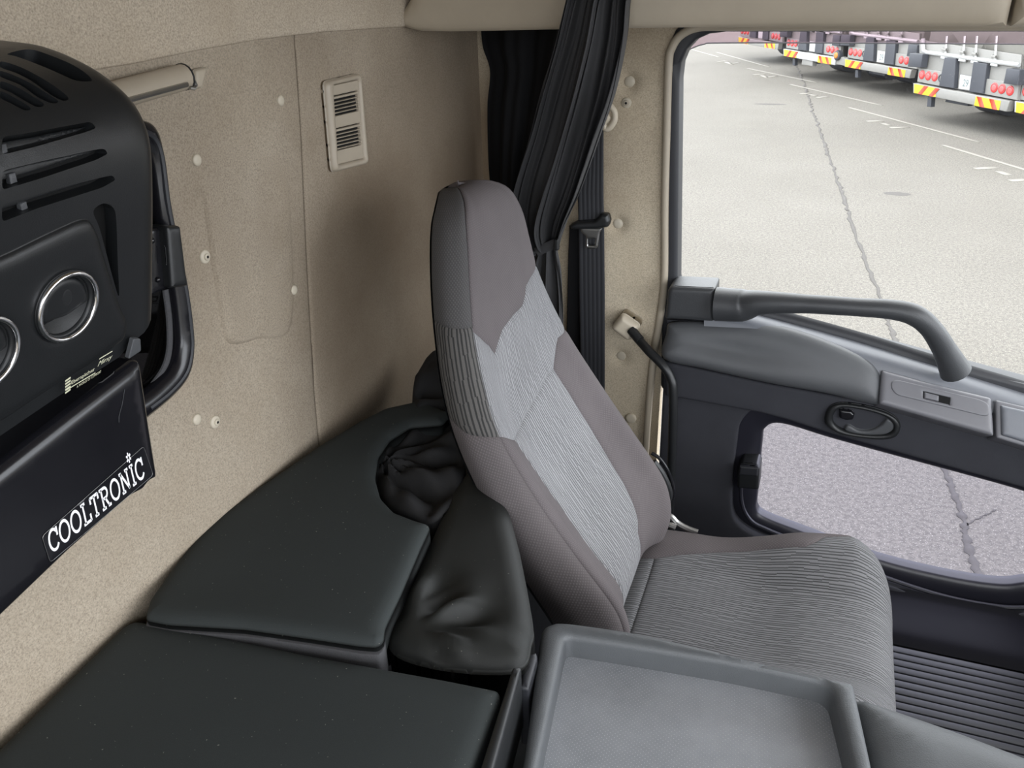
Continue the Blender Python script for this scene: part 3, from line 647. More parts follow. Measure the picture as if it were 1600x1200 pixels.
# lorries: u = along the tail (m), z = height above the tarmac, v = forward along the lorry
T1a, T1b = onZ(1432, 136.5, -2.375), onZ(1588, 166, -2.375)
def tail_plane(p0, p1):
    e = np.array([p1[0]-p0[0], p1[1]-p0[1], 0.]); L = np.linalg.norm(e); return Plane((p0[0], p0[1], -H), e, (0, 0, 1)), L
TP, TL = tail_plane(T1a, T1b)
def lorry(p0, p1, label, white_bar=False, steps=(), num=None, lite=False, marker=False):
    c_ = (np.array(p0)+np.array(p1))/2; dr = (T1b-T1a); dr[2] = 0; dr = dr/np.linalg.norm(dr)*1.19   # all stand parallel and are equally wide
    if not lite: p0, p1 = c_-dr, c_+dr
    else: p1 = np.array(p0)+2*dr
    P, L = tail_plane(p0, p1); k = L/TL
    root = thing('lorry', label, 'lorry', (p0[0], p0[1], -H), group='lorries parked tail-on in the yard')
    fw = -P.n
    def q(pts): r = TP.pp(pts); r[:, 0] *= k; return r
    def Mo(h0): return lambda a, b, h: P.M(a, b, h+h0)
    def pan(name, pts, mat, h0=0, t=.01, sk=.03, par=root, hl=(), r=.01): return puff(name, mat, par, q(pts), Mo(h0), t, r, .5, skirt=sk, holes=hl)
    silver = M['t_white'] if white_bar else M['t_silver']
    # chassis and body behind the tail
    puff('body', M['t_grey'], root, [(0, 1.08), (L, 1.08), (L, 3.1), (0, 3.1)], Mo(-.06), .02, .02, 1, skirt=6.5)
    puff('chassis', M['t_dark'], root, [(L*.2, .42), (L*.8, .42), (L*.8, 1.08), (L*.2, 1.08)], Mo(-.5), .01, .02, 1, skirt=6)
    for u in (.03, .72):
        a = np.linspace(0, 2*math.pi, 20, endpoint=False); W0 = []
        V = []; 
        for h0 in (0., .55):
            for t_ in a: V.append(P.M(L*(u+.25*h0/.55), .48+.48*math.sin(t_), -1.6+.48*math.cos(t_)))
        Fc = [(i, (i+1) % 20, 20+(i+1) % 20, 20+i) for i in range(20)]+[tuple(range(20)), tuple(range(20, 40))]
        mesh('wheel', V, Fc, M['t_dark'], root, 'auto', recalc=True)
    pan('tail_panel', [(1434, 62), (1600, 86), (1598, 158), (1434, 128)], silver if False else M['t_silver'], 0)
    b = pan('bumper_bar', [(1432, 129), (1590, 158), (1584, 174.5), (1432, 144)], silver, .10, .012, .12)
    for pts, d in (([(1434.5, 130), (1470, 136.8), (1469, 151), (1434, 144.2)], 1), ([(1535, 150), (1576, 157.5), (1573, 172.2), (1532, 164.5)], -1)):
        c = pan('chevron_plate', pts, M['yellow'], .115, .004, .004, b); Q = q(pts)
        tl, tr, br, bl = [np.array(v) for v in Q]
        for f0 in ((.12, .62) if d < 0 else (.18, .68)):
            sh = .28*d; w_ = .20
            st_ = [tl+(tr-tl)*(f0+sh/1), tl+(tr-tl)*(f0+sh+w_), bl+(br-bl)*(f0+w_), bl+(br-bl)*f0] if d > 0 else [tl+(tr-tl)*(f0-.08), tl+(tr-tl)*(f0-.08+w_), bl+(br-bl)*(f0+.12+w_), bl+(br-bl)*(f0+.12)]
            puff('red_stripe', M['redstripe'], c, st_, Mo(.1195), .002, .004, .5, skirt=.002)
    for pts, ls in (([(1437, 105), (1478, 112), (1473, 134.5), (1434.5, 127)], [(1442.5, 116), (1452.8, 118), (1463.3, 119.5)]), ([(1547, 123), (1600, 131), (1597, 157), (1544, 147)], [(1560.3, 137), (1573, 139.2), (1586.3, 142)])):
        lp = pan('lamp_panel', pts, M['t_silver'], .05, .008, .05)
        for i, l in enumerate(ls):
            c = q([l])[0]; rr = .085*k
            o = disc('tail_lamp', c, rr, Mo(.058), M['red'], lp, .012, .02, 16, .01); disc('lamp_core', c, rr*.6, Mo(.071), M['pinkred'], o, .006, .02, 12, .004)
    for pts in ([(1482, 89), (1500, 91), (1497, 137.5), (1473, 134)], [(1529, 96), (1551, 99.5), (1545, 146), (1522, 143)]):
        pan('rubber_buffer', pts, M['t_dark'], .09, .01, .08)
    pl = pan('number_plate', [(1505, 116), (1525, 119.5), (1521.5, 141), (1502, 138)], M['t_white'], .06, .004, .01)
    if num and not lite:
        Vt, Ft = text_tris(num, 1.0); lo, hi = Vt.min(0), Vt.max(0); a0, a1 = q([(1508.5, 134.5), (1519.5, 124.5)])
        uu = a0[0]+(Vt[:, 0]-lo[0])/(hi[0]-lo[0])*(a1[0]-a0[0]); zz = a0[1]+(Vt[:, 1]-lo[1])/(hi[1]-lo[1])*(a1[1]-a0[1])
        mesh('plate_number', Mo(.066)(uu, zz, 0*uu), Ft, M['platenum'], pl, False)
    if not lite:
        tube('tailgate_rail', [Mo(.05)(*q([p_])[0], 0) for p_ in [(1443, 60), (1444, 78), (1450, 81.5), (1600, 102)]], .035, M['t_white'], root, 8)
        pan('corner_box', [(1431, 82), (1452, 84), (1449, 104.5), (1428, 103)], M['t_dark'], .16, .02, .12)
        pan('corner_box', [(1590, 106.5), (1612, 109), (1608, 133), (1585, 130)], M['t_dark'], .16, .02, .12)
        for x in (1479, 1508, 1528, 1560):
            y1 = 88+(x-1479)*.14
            rd = tube('lock_rod', [Mo(.05)(*q([p_])[0], 0) for p_ in [(x+3, 56), (x, y1)]], .022, M['steel'], root, 6)
            pan('rod_keeper', [(x-5, y1-1), (x+6, y1+1), (x+5, y1+5), (x-6, y1+3)], M['t_white'], .06, .02, .03, rd)
            pan('rod_handle', [(x-3, y1-14), (x+3, y1-13), (x+4, y1-8), (x-3, y1-9)], M['t_silver'], .07, .02, .03, rd)
        c = q([(1584.5, 115)])[0]; disc('round_sticker', c, .085*k, Mo(.012), M['yellow'], root, .002, .01, 16, .002)
        pan('under_bracket', [(1448, 151), (1454, 152), (1453, 167), (1446.5, 166)], M['t_dark'], .0, .01, .08)
        pan('mud_guard', [(1463, 154), (1499, 160), (1497, 167), (1461, 160)], M['t_dark'], -.2, .01, .1)
        hr = [Mo(.09)(*q([(1476.5+4.5*math.cos(t_), 122+6*math.sin(t_))])[0], 0) for t_ in np.linspace(.6, 5.7, 12)]; tube('tow_hook', hr, .012, M['t_dark'], root, 6)
    for s_ in steps:
        st_ = pan('folding_step', s_, M['t_silver'], .06, .02, .10)
    if marker:
        c = q([(1594.5, 153)])[0]; m_ = disc('marker_lamp', c, .12*k, Mo(.12), M['t_dark'], root, .03, .04, 14, .08); disc('marker_lens', c, .075*k, Mo(.15), M['orange'], m_, .02, .03, 12, .01)
    return root
lorry(T1a, T1b, 'nearest silver lorry tail, plate ending 29 fully readable, striped bumper at the right', num='29')
lorry(onZ(1322, 99, -2.39), onZ(1434, 116, -2.39), 'second silver lorry tail from the right, small white plate partly hidden by rain spots', num='29', steps=[[(1405, 121), (1437, 128), (1434, 144), (1400, 136)]])
lorry(onZ(1231, 82, -2.39), onZ(1311, 97, -2.39), 'third lorry tail with white bumper bar and orange marker lamp beside its right end', white_bar=True, num=None, marker=True, steps=[[(1484, 148), (1514, 154), (1512, 172), (1480, 166)]])
lorry(onZ(1158, 66, -2.45), onZ(1226, 80, -2.45), 'farthest lorry, only its dark underside showing under the window top', lite=True)
lorry(onZ(1594, 166, -2.375), onZ(1800, 206, -2.375), 'lorry cut off by the right frame edge, one end of its white bumper bar showing', white_bar=True, lite=True)

# ================================================================ THINGS ON THE REAR WALL
# ventilation grille
VW = PX(XW+.002); V0 = W.pp([(503, 127), (559, 114), (571, 256), (516, 270)])
VA = Plane((XW+.004, V0[3][0], V0[3][1]), (0, *(V0[2]-V0[3])), (0, *(V0[0]-V0[3])))
vq = VA.pp([(503, 127), (559, 114), (571, 256), (516, 270)])
vent = thing('vent_grille', 'beige plastic ventilation grille with dark slots on the rear wall', 'vent', (XW, (V0[0][0]+V0[2][0])/2, V0[2][1]))
vi = VA.pp([(515, 134), (555, 125), (564, 247), (523, 257)])
def lerpq(Q, a, b): Q = np.asarray(Q); return (Q[0]*(1-a)+Q[1]*a)*(1-b)+(Q[3]*(1-a)+Q[2]*a)*b
slots = []; N0 = 0
rows_ = [.125+.0455*i for i in range(6)]+[.535+.0455*i for i in range(7)]
holes = []
for k_, f0 in enumerate(rows_):
    h_ = .030 if k_ not in (0, 6, 12) else .014
    holes.append(rnd([lerpq(vi, .04, f0), lerpq(vi, .96, f0), lerpq(vi, .96, f0+h_), lerpq(vi, .04, f0+h_)], .0022, 3))
def VM(h0): return lambda a, b, h: VA.M(a, b, h+h0)
puff('bezel', M['beige_vent'], vent, rnd(vq, .012), VM(0), .011, .008, .005, holes=[rnd(vi, .006)], skirt=.012)
puff('louvre_plate', M['beige_vent'], vent, rnd(vi, .004), VM(.004), .0016, .002, .004, holes=holes, skirt=.002, hskirt=.008)
puff('duct', M['void'], vent, vi, VM(-.0005), .0003, .001, .03, skirt=0)
for i in range(len(rows_)-1):
    if i == 5: continue
    f0 = rows_[i]+(.030 if i not in (0, 6) else .016); f1 = rows_[i+1]-.002
    puff('slat', M['beige_vent'], vent, [lerpq(vi, .05, f0), lerpq(vi, .95, f0), lerpq(vi, .95, f1), lerpq(vi, .05, f1)], VM(.0055), .0012, .0015, .01, skirt=.004)
# roller blind cassette above the rear window
bl = thing('blind_cassette', 'beige roller blind cassette tube above the rear window', 'blind', (XW, .8, -.15))
c0, c1 = onX(287, 120, XW+.018), onX(180, 149, XW+.018)
c2 = c0+(c1-c0)*4
tube('cassette_tube', [c0, c1, c2], .0165, M['beige_vent'], bl, 16)
tube('end_ring', [c0+(c0-c1)*.01, c0+(c1-c0)*.012], .0172, M['black'], bl, 16)
b0, b1 = onX(292, 132, XW+.034), onX(180, 162, XW+.034); tube('pull_bar', [b0, b1, b0+(b1-b0)*4], .0035, M['steel'], bl, 8)
puff('end_bracket', M['beige'], bl, rnd(W.pp([(296, 109), (316, 104), (308, 138), (296, 139)]), .004), PX(XW+.005).M, .006, .004, .004, skirt=.006)
tube('cord_clip', [onX(x, y, XW+.03) for x, y in [(288, 128), (295, 125), (303, 127), (306, 133), (303, 138), (296, 137)]], .0028, M['steel'], bl, 7)
# rear window frame in black rubber
RW = PX(-.815)
w3 = thing('window_3', None, None, (-.83, .45, -.6)); tag(w3, 'black framed rear window half hidden behind the air unit', kind='structure')
ro = RW.pp([(216, 186), (236, 196), (249, 232), (262, 330), (287, 440), (297, 520), (297, 560), (287, 592), (262, 622), (222, 655)])
ro = [tuple(q) for q in ro]; rin = RW.pp([(212, 205), (228, 215), (240, 245), (252, 330), (276, 440), (287, 520), (286, 556), (277, 584), (254, 611), (222, 636)]); rin = [tuple(q) for q in rin]
ext = lambda L, e: [(-.30, L[-1][1]-e), (-.30, L[0][1]+e)]
ro2 = crom(ro, 5); ri2 = crom(rin, 5)
puff('window_gasket', M['black_gloss'], w3, [tuple(p) for p in ro2]+[(-.3, ro[-1][1]-.02), (-.3, ro[0][1]+.015)], RW.M, .016, .02, .01, holes=[[tuple(p) for p in crom(RW.pp([(207, 222), (221, 232), (231, 260), (243, 340), (262, 440), (272, 520), (271, 548), (263, 572), (243, 594), (222, 612)]), 5)]+[(-.25, rin[-1][1]-.01), (-.25, rin[0][1])]], skirt=.03)
tube('gasket_lip', [RW.M(a, b, .012) for a, b in ri2], .0045, M['rubber'], w3, 8)
puff('rear_pane', M['glass_dark'], w3, [tuple(p) for p in crom(PX(-.819).pp([(214, 195), (230, 205), (244, 240), (256, 330), (281, 440), (291, 520), (290, 558), (281, 588), (258, 615), (222, 645)]), 4)]+[(-.28, -.60), (-.28, -.17)], PX(-.819).M, .001, .01, .04, skirt=.003)
tube('reveal_lip', crom([onX(x, y, -.82) for x, y in [(256, 452), (262, 500), (262, 545), (253, 577), (233, 606)]], 5), .006, M['fuzz'], w3, 8)
LB = PX(-.79)
lb = puff('latch_bar', M['black'], w3, rnd(LB.pp([(254, 353), (276, 352), (288, 447), (262, 450)]), .003), LB.M, .008, .005, .006, skirt=.03)
puff('latch_flange', M['black_gloss'], w3, rnd(PX(-.80).pp([(228, 358), (255, 354), (268, 446), (232, 462)]), .003), PX(-.80).M, .004, .004, .008, skirt=.02)
for (x, y) in [(237, 376), (246, 437)]: disc('rivet', PX(-.796).px(x, y), .004, PX(-.796).M, M['black_gloss'], w3, .004, .004, 12, .003)

# ---------------------------------------------------------------- air conditioner
cs = [(48, 67), (75, 74), (110, 89), (150, 112), (190, 148), (215, 188), (228, 232), (232, 300), (232, 400), (231, 506)]
YE = .640
pr = np.array([onY(x, y, .612)[[0, 2]] for x, y in cs]); 
pr = np.vstack([[(pr[0][0]-.05, pr[0][1]+.004)], pr, [pr[-1]+(pr[-1]-pr[-2])*.45]])
pr = crom(pr, 8); ds = np.hypot(*np.diff(pr, axis=0).T); S_ = np.concatenate([[0], np.cumsum(ds)])
def fun(s, t):
    s = np.asarray(s, float); t = np.asarray(t, float)
    x = np.interp(s, S_, pr[:, 0]); z = np.interp(s, S_, pr[:, 1]); e = .004
    dx = np.interp(s+e, S_, pr[:, 0])-np.interp(s-e, S_, pr[:, 0]); dz = np.interp(s+e, S_, pr[:, 1])-np.interp(s-e, S_, pr[:, 1]); L = np.hypot(dx, dz)+1e-9
    nx, nz = -dz/L, dx/L
    rr = .036; k = np.clip((t-(YE-rr))/rr, 0, 1); o = rr*(1-np.sqrt(1-np.clip(k, 0, .999)**2))
    return np.stack([x-nx*o, t+0*x, z-nz*o], -1)
AC = Surf(fun, (0, S_[-1]), (-.1, YE-.0005), 200); 
_n = AC.nrm(np.array([S_[-1]*.8]), np.array([.3]))[0]
if _n[0] < 0: AC.sg = -1; AC.face = ~AC.face
ac = thing('air_conditioner', 'black parking air conditioner with round chrome vent, mounted over the rear window', 'air conditioner', (-.83, .25, -.52))
q = AC.pp
slotA = [crom(q(P), 4, True) for P in (
  [(2, 96), (30, 104), (60, 119), (90, 138), (107, 153), (98, 157), (78, 147), (50, 127), (25, 114), (1, 105)],
  [(2, 111), (40, 126), (70, 144), (91, 158), (80, 161), (58, 151), (32, 133), (1, 120)],
  [(2, 127), (30, 138), (50, 150), (69, 163), (58, 167), (38, 157), (18, 145), (1, 137)],
  [(2, 143), (25, 154), (48, 169), (38, 172), (20, 163), (1, 153)])]
scoop = crom(q([(12, 84), (45, 77), (80, 87), (115, 102), (142, 122), (138, 127), (110, 123), (60, 101), (25, 88)]), 4, True)
longs = [[(3, 214), (60, 205), (130, 192), (142, 190), (151, 200), (135, 206), (60, 228), (3, 242)], [(3, 267), (60, 253), (148, 234), (163, 232), (169, 240), (150, 250), (60, 280), (3, 297)], [(3, 316), (60, 302), (160, 277), (176, 274), (181, 281), (160, 293), (60, 325), (3, 347)]]
lh = [rnd(q(P), .004, 3) for P in longs]
wedge = crom(q([(146, 330), (162, 318), (178, 326), (182, 350), (184, 410), (186, 462), (178, 440), (166, 395), (155, 355)]), 4, True)
notch = rnd(q([(197, 524), (208, 524), (209, 543), (189, 556)]), .002)
vh = [np.stack([c[0]+.0275*np.cos(np.linspace(0, 6.2832, 37)[:-1]), c[1]+.0275*np.sin(np.linspace(0, 6.2832, 37)[:-1])], -1) for c in (AC.px(95, 474), AC.px(-38, 548))]
cover = [(.0, -.09), (.0, YE-.001)]+[(s_, YE-.001) for s_ in np.linspace(.02, AC.px(229, 500)[0], 24)]+[tuple(AC.px(225, 520)), tuple(AC.px(205, 536)), tuple(AC.px(186, 558)), tuple(AC.px(90, 620)), tuple(AC.px(2, 688)), (AC.px(2, 688)[0]+.02, -.09)]
puff('cover', M['unit'], ac, cover, AC.M, .0, .01, .009, holes=slotA+[scoop]+lh+[wedge]+vh, skirt=.03, hskirt=.014)
inn_ = [(.012, -.085), (.012, YE-.012), (AC.px(229, 500)[0], YE-.012), (AC.px(186, 550)[0], AC.px(186, 550)[1]), (AC.px(2, 676)[0], -.085)]
puff('inner_shell', M['void'], ac, inn_, lambda a, b, h: AC.M(a, b, h-.013), .0, .01, .02, skirt=.02)
for i, P in enumerate(longs):   # the angled vanes that show inside the long tapered slots
    n_ = len(P); up_ = P[:4]; lo_ = P[4:][::-1]
    def mixp(a, b, f): return tuple(np.array(a)*(1-f)+np.array(b)*f)
    tp = [mixp(P[0], P[7], .12), mixp(P[1], P[6], .12), mixp(P[2], P[5], .15), mixp(P[3], P[4], .3), mixp(P[2], P[5], .5), mixp(P[1], P[6], .66), mixp(P[0], P[7], .7)]
    puff('slot_vane', M['black'], ac, q(tp), lambda a, b, h: AC.M(a, b, h-.009), .001, .002, .006, skirt=.002)
    for xx in ((14, 218), (30, 268), (48, 317))[i:i+1]:
        y0 = xx[1]; puff('slot_tab', M['pad'], ac, q([(xx[0]-8, y0+4), (xx[0]+2, y0+1), (xx[0]+6, y0+18), (xx[0]-4, y0+22)]), lambda a, b, h: AC.M(a, b, h-.006), .001, .001, .004, skirt=.004)
fpl = q([(2, 398), (70, 365), (118, 343), (136, 340), (148, 360), (160, 400), (172, 440), (184, 476), (196, 500), (192, 528), (150, 560), (60, 616), (2, 655)])
fpl = [tuple(v) for v in fpl]+[(fpl[-1][0]+.01, -.085), (fpl[0][0]-.003, -.085)]
fp = puff('front_panel', M['unit'], ac, rnd(fpl, .008), AC.M, .007, .012, .007, skirt=.004, holes=vh, hskirt=.001)
def round_vent(cp, parent):
    c = np.array(cp); u, v = c; P0 = AC.f(np.array([u]), np.array([v]))[0]; nn = AC.nrm(np.array([u]), np.array([v]))[0]
    e1 = np.array([0, 1, 0.]); e1 = e1-nn*(e1@nn); P = Plane(P0+nn*.006, e1, np.cross(nn, e1))
    if P.e2[2] < 0: P = Plane(P0+nn*.006, e1, -np.cross(nn, e1))
    def Mh(h0): return lambda a, b, h: P.M(a, b, h+h0)
    a = np.linspace(0, 2*math.pi, 40, endpoint=False); r0 = .0315
    vt = puff('round_vent', M['black'], parent, np.stack([(r0+.003)*np.cos(a), (r0+.003)*np.sin(a)], -1), Mh(-.002), .003, .003, .006, holes=[np.stack([(r0-.004)*np.cos(a), (r0-.004)*np.sin(a)], -1)], skirt=.012, hskirt=.012)
    tube('chrome_ring', [P.M(r0*math.cos(t_), r0*math.sin(t_), .003) for t_ in a], .0026, M['chrome'], vt, 10, True)
    puff('vent_barrel', M['black'], vt, np.stack([(r0-.003)*np.cos(a), (r0-.003)*np.sin(a)], -1), Mh(-.0065), .0, .01, .006, skirt=0, hfun=lambda x, y, d: .0+.010*(np.hypot(x, y)/r0)**2-.004)
    a2 = np.linspace(math.radians(-14), math.radians(205), 24); rf = .0258
    puff('vent_flap', M['unit'], vt, np.vstack([np.stack([rf*np.cos(a2), rf*np.sin(a2)], -1), [(-.012, -.0100), (.0, -.0115), (.012, -.0095)]]), Mh(-.0035), .004, .006, .003, skirt=.006)
    disc('finger_dimple', (.001, .008), .0055, Mh(.0004), M['black'], vt, .0004, .004, 18, .002, ry=.008)
round_vent(AC.px(95, 474), ac)
round_vent(AC.px(-38, 548), ac)
# print on the cover
def AM(h0): return lambda a, b, h: AC.M(a, b, h+h0)
def quadtext(body, quad, mat, name, parent, Mf, pp, shear=0, bold=0):
    Vt, Ft = text_tris(body, 1.0, shear); lo, hi = Vt.min(0), Vt.max(0); U = (Vt-lo)/(hi-lo); Q = pp(quad)  # bl, br, tr, tl
    P = (Q[0]*(1-U[:, :1])+Q[1]*U[:, :1])*(1-U[:, 1:])+(Q[3]*(1-U[:, :1])+Q[2]*U[:, :1])*U[:, 1:]
    return mesh(name, Mf(P[:, 0], P[:, 1], 0*P[:, 0]), Ft, mat, parent, False)
LG = .0076
for i in range(5):
    y0 = 589+i*4.6
    puff('logo_bar', M['logo'], fp, q([(91.5, y0+.6-(0 if i else 0)), (100, y0-5.4), (100, y0-2.6), (91.5, y0+3.2)]), AM(LG), .0001, .001, .003, skirt=0)
quadtext('Eberspächer', [(101.5, 597.5), (139, 575.5), (137, 569), (101, 590.5)], M['logo'], 'maker_name', fp, AM(LG), q)
puff('logo_line', M['logo'], fp, q([(92, 604.5), (139, 577.2), (139, 578.6), (92, 606)]), AM(LG), .0001, .001, .004, skirt=0)
quadtext('A WORLD OF COMFORT', [(110, 601.5), (148.5, 577), (148, 573.6), (109.5, 598)], M['logo'], 'maker_slogan', fp, AM(LG), q)
quadtext('Mirxy', [(142, 571), (165, 557), (166, 548.5), (144.5, 560)], M['logo'], 'second_mark', fp, AM(LG), q, .3)
puff('mark_line', M['logo'], fp, q([(145, 555.5), (166, 543.2), (165.6, 544.8), (145, 557.2)]), AM(LG), .0001, .001, .004, skirt=0)
# grey housing behind the cover
box('housing', (-.826, -.09, -.50), (-.70, .585, -.08), M['black'], ac, .004)
puff('cover_notch', M['pad'], ac, notch, AM(.0085), .001, .001, .004, skirt=.004)
# evaporator box below, with the sticker
LBX = PX(-.650)
pb = LBX.pp([(1, 726), (110, 641), (212, 563), (219, 562), (222, 572), (236, 668), (247, 738), (246, 748), (236, 752), (225, 766), (203, 778), (110, 861), (1, 966)])
ext2 = lambda A, B, y: B[1]+(A[1]-B[1])*(y-B[0])/(A[0]-B[0])
pbl = [tuple(v) for v in pb]+[(-.09, ext2(pb[10], pb[12], -.09)), (-.09, ext2(pb[2], pb[0], -.09))]
lbx = puff('lower_box', M['black_gloss'], ac, rnd(pbl, [.002]*2+[.004]*4+[.006]*3+[.002]*6), LBX.M, .012, .014, .008, skirt=.155, base=-.008)
SX = PX(-.6455)
sl = rnd(SX.pp([(65, 838), (224, 697), (239, 742), (78, 879)]), .004)
st_ = puff('sticker', M['black_gloss'], lbx, sl, SX.M, .0003, .001, .01, skirt=0)
tube('sticker_edge', [PX(-.6451).M(a, b, 0) for a, b in sl], .00022, M['steel'], lbx, 4, True)
tube('scratch', [PX(-.6452).hit(x, y) for x, y in [(195, 608), (191, 632), (186, 650), (186, 660)]], .00015, M['pad'], lbx, 4)
LQ = SX.pp([(79, 866), (227, 744), (219.5, 713), (71.5, 833)])
def LM(x, y, h=0):   # x 0..1 along the word, y 0..1 cap height
    P = (LQ[0]*(1-x)+LQ[1]*x)*(1-y)+(LQ[3]*(1-x)+LQ[2]*x)*y; return P
arc = lambda cx, cy, rx, ry, a0, a1, n=18: [(cx+rx*math.cos(math.radians(t)), cy+ry*math.sin(math.radians(t))) for t in np.linspace(a0, a1, n)]
SE = .16
glyph = {'C': (.86, [arc(.46, .5, .38, .46, 40, 325), [(.80, .58), (.80, .98)], ]), 'O': (.96, [arc(.48, .5, .40, .46, 0, 360, 26)]),
 'L': (.80, [[(.24, .04), (.24, .96)], [(.06, .95), (.44, .95)], [(.06, .05), (.74, .05)], [(.74, .02), (.74, .34)]]),
 'T': (.86, [[(.43, .04), (.43, .95)], [(.06, .95), (.80, .95)], [(.07, .97), (.07, .70)], [(.79, .97), (.79, .70)], [(.26, .05), (.60, .05)]]),
 'R': (.92, [[(.22, .04), (.22, .96)], [(.04, .95), (.5, .95)]+arc(.5, .72, .24, .23, 90, -90, 10)+[(.22, .49)], [(.46, .49), (.70, .06)], [(.04, .05), (.40, .05)], [(.62, .05), (.90, .05)]]),
 'N': (1.0, [[(.20, .04), (.20, .95)], [(.20, .95), (.78, .06)], [(.78, .06), (.78, .95)], [(.04, .95), (.28, .95)], [(.62, .95), (.95, .95)], [(.04, .05), (.38, .05)]]),
 'I': (.46, [[(.23, .05), (.23, .95)], [(.05, .95), (.41, .95)], [(.05, .05), (.41, .05)]])}
word = 'COOLTRONIC'; tot = sum(glyph[c][0] for c in word)+.06*9; x = 0
S1 = PX(-.6449)
def stroke(pts, wd, aspect):
    P = np.array(pts, float); P = P*[aspect, 1]; T = np.gradient(P, axis=0); T /= np.linalg.norm(T, axis=1)[:, None]+1e-9; n_ = np.stack([-T[:, 1], T[:, 0]], -1)
    return (P+n_*wd/2)/[aspect, 1], (P-n_*wd/2)/[aspect, 1]
AL = 1.0
for ch in word:
    wdt, strokes = glyph[ch]; Vs, Fs = [], []
    for s_ in strokes:
        A, B = stroke(s_, .135, 1.0); k0 = len(Vs); n_ = len(A)
        Vs += [tuple(a) for a in A]+[tuple(b) for b in B]; Fs += [(k0+i, k0+i+1, k0+n_+i+1, k0+n_+i) for i in range(n_-1)]
    U = np.array(Vs); X_ = (x+U[:, 0])/tot; P = np.array([LM(a, b) for a, b in zip(X_, U[:, 1])])
    mesh('letter', S1.M(P[:, 0], P[:, 1], 0*P[:, 0]), Fs, M['white'], lbx, False)
    if ch == 'I':
        Vs, Fs = [], []
        for an in (0, 60, 120):
            d_ = .24*np.array([math.cos(math.radians(an+30)), math.sin(math.radians(an+30))]); c_ = np.array([.23, 1.36]); A, B = stroke([c_-d_, c_+d_], .11, 1.0); k0 = len(Vs); Vs += [tuple(a) for a in A]+[tuple(b) for b in B]; Fs.append((k0, k0+1, k0+3, k0+2))
        U = np.array(Vs); P = np.array([LM(a, b) for a, b in zip((x+U[:, 0])/tot, U[:, 1])]); mesh('asterisk', S1.M(P[:, 0], P[:, 1], 0*P[:, 0]), Fs, M['white'], lbx, False)
    x += wdt+.06

# ================================================================ BUNK
base = box('bunk', (-.82, -.48, -1.56), (-.50, 1.70, -.91), M['black'], None, .01); tag(base, 'black bunk box carrying the mattress sections', 'bunk')
m1p = PZ(-.80)
e1 = [tuple(v) for v in m1p.pp([(212, 969), (300, 985), (480, 1022), (600, 1044), (700, 1062), (784, 1079), (776, 1100), (738, 1200)])]
mp = rnd(e1+[(-.285, -.46), (-.818, -.46), tuple(m1p.px(2, 1166)), tuple(m1p.px(192, 978))], .012)
sag = lambda a, b, d: .004*np.sin(a*9+1)*np.sin(b*7)*np.clip(d/.1, 0, 1)
m1 = puff('mattress_section', M['mattress'], None, mp, m1p.M, .012, .022, .022, skirt=.085, base=-.006, hfun=sag); tag(m1, 'black bunk mattress section nearest the camera, beside the tray console', 'mattress')
m2p = PZ(-.775)
m2 = m2p.pp([(224, 958), (232, 930), (262, 888), (300, 840), (340, 801), (400, 758), (500, 690), (560, 654), (600, 634), (655, 622), (705, 640), (690, 656), (640, 660), (608, 680), (590, 706), (585, 740), (594, 772), (616, 795), (650, 808), (672, 814), (655, 850), (625, 920), (600, 972), (598, 992), (588, 1000), (560, 998), (480, 986), (380, 972), (260, 965)])
m2o = puff('mattress_section', M['mattress'], None, rnd(m2, .008), m2p.M, .014, .02, .014, skirt=.03, base=-.014, hfun=sag); tag(m2o, 'black bunk mattress section against the rear wall with a round cutout by the seat', 'mattress')
m2b = [np.array(v) for v in m2]; puff('felt_edge', M['fuzz'], m2o, rnd(m2p.pp([(221, 962), (262, 968), (380, 976), (480, 990), (560, 1003), (590, 1005), (599, 993), (599, 975), (594, 960), (500, 950), (300, 940), (228, 940)]), .006), PZ(-.797).M, .001, .002, .02, skirt=.05)
m3p = PZ(-.80)
m3 = m3p.pp([(676, 822), (690, 790), (716, 740), (760, 720), (800, 800), (832, 950), (830, 990), (820, 1022), (780, 1032), (700, 1027), (640, 1014), (612, 1000), (605, 980), (622, 940), (650, 880)])
def wr(a, b, d):
    c = np.array(m3p.px(640, 985)); r = np.hypot(a-c[0], b-c[1]); an = np.arctan2(b-c[1], a-c[0])
    return (.010*np.sin(an*7+1.2*np.sin(r*25))*np.exp(-((r-.07)/.05)**2)+.006*np.sin(an*12+r*40)*np.exp(-((r-.075)/.03)**2))*np.clip((r-.02)/.03, 0, 1)*np.clip(d/.02, 0, 1)
m3o = puff('bolster', M['vinyl'], None, crom(m3, 3, True), m3p.M, .026, .032, .005, skirt=.075, base=-.026, hfun=wr); tag(m3o, 'black wrinkled bunk bolster squeezed between mattress and seat back', 'bolster')
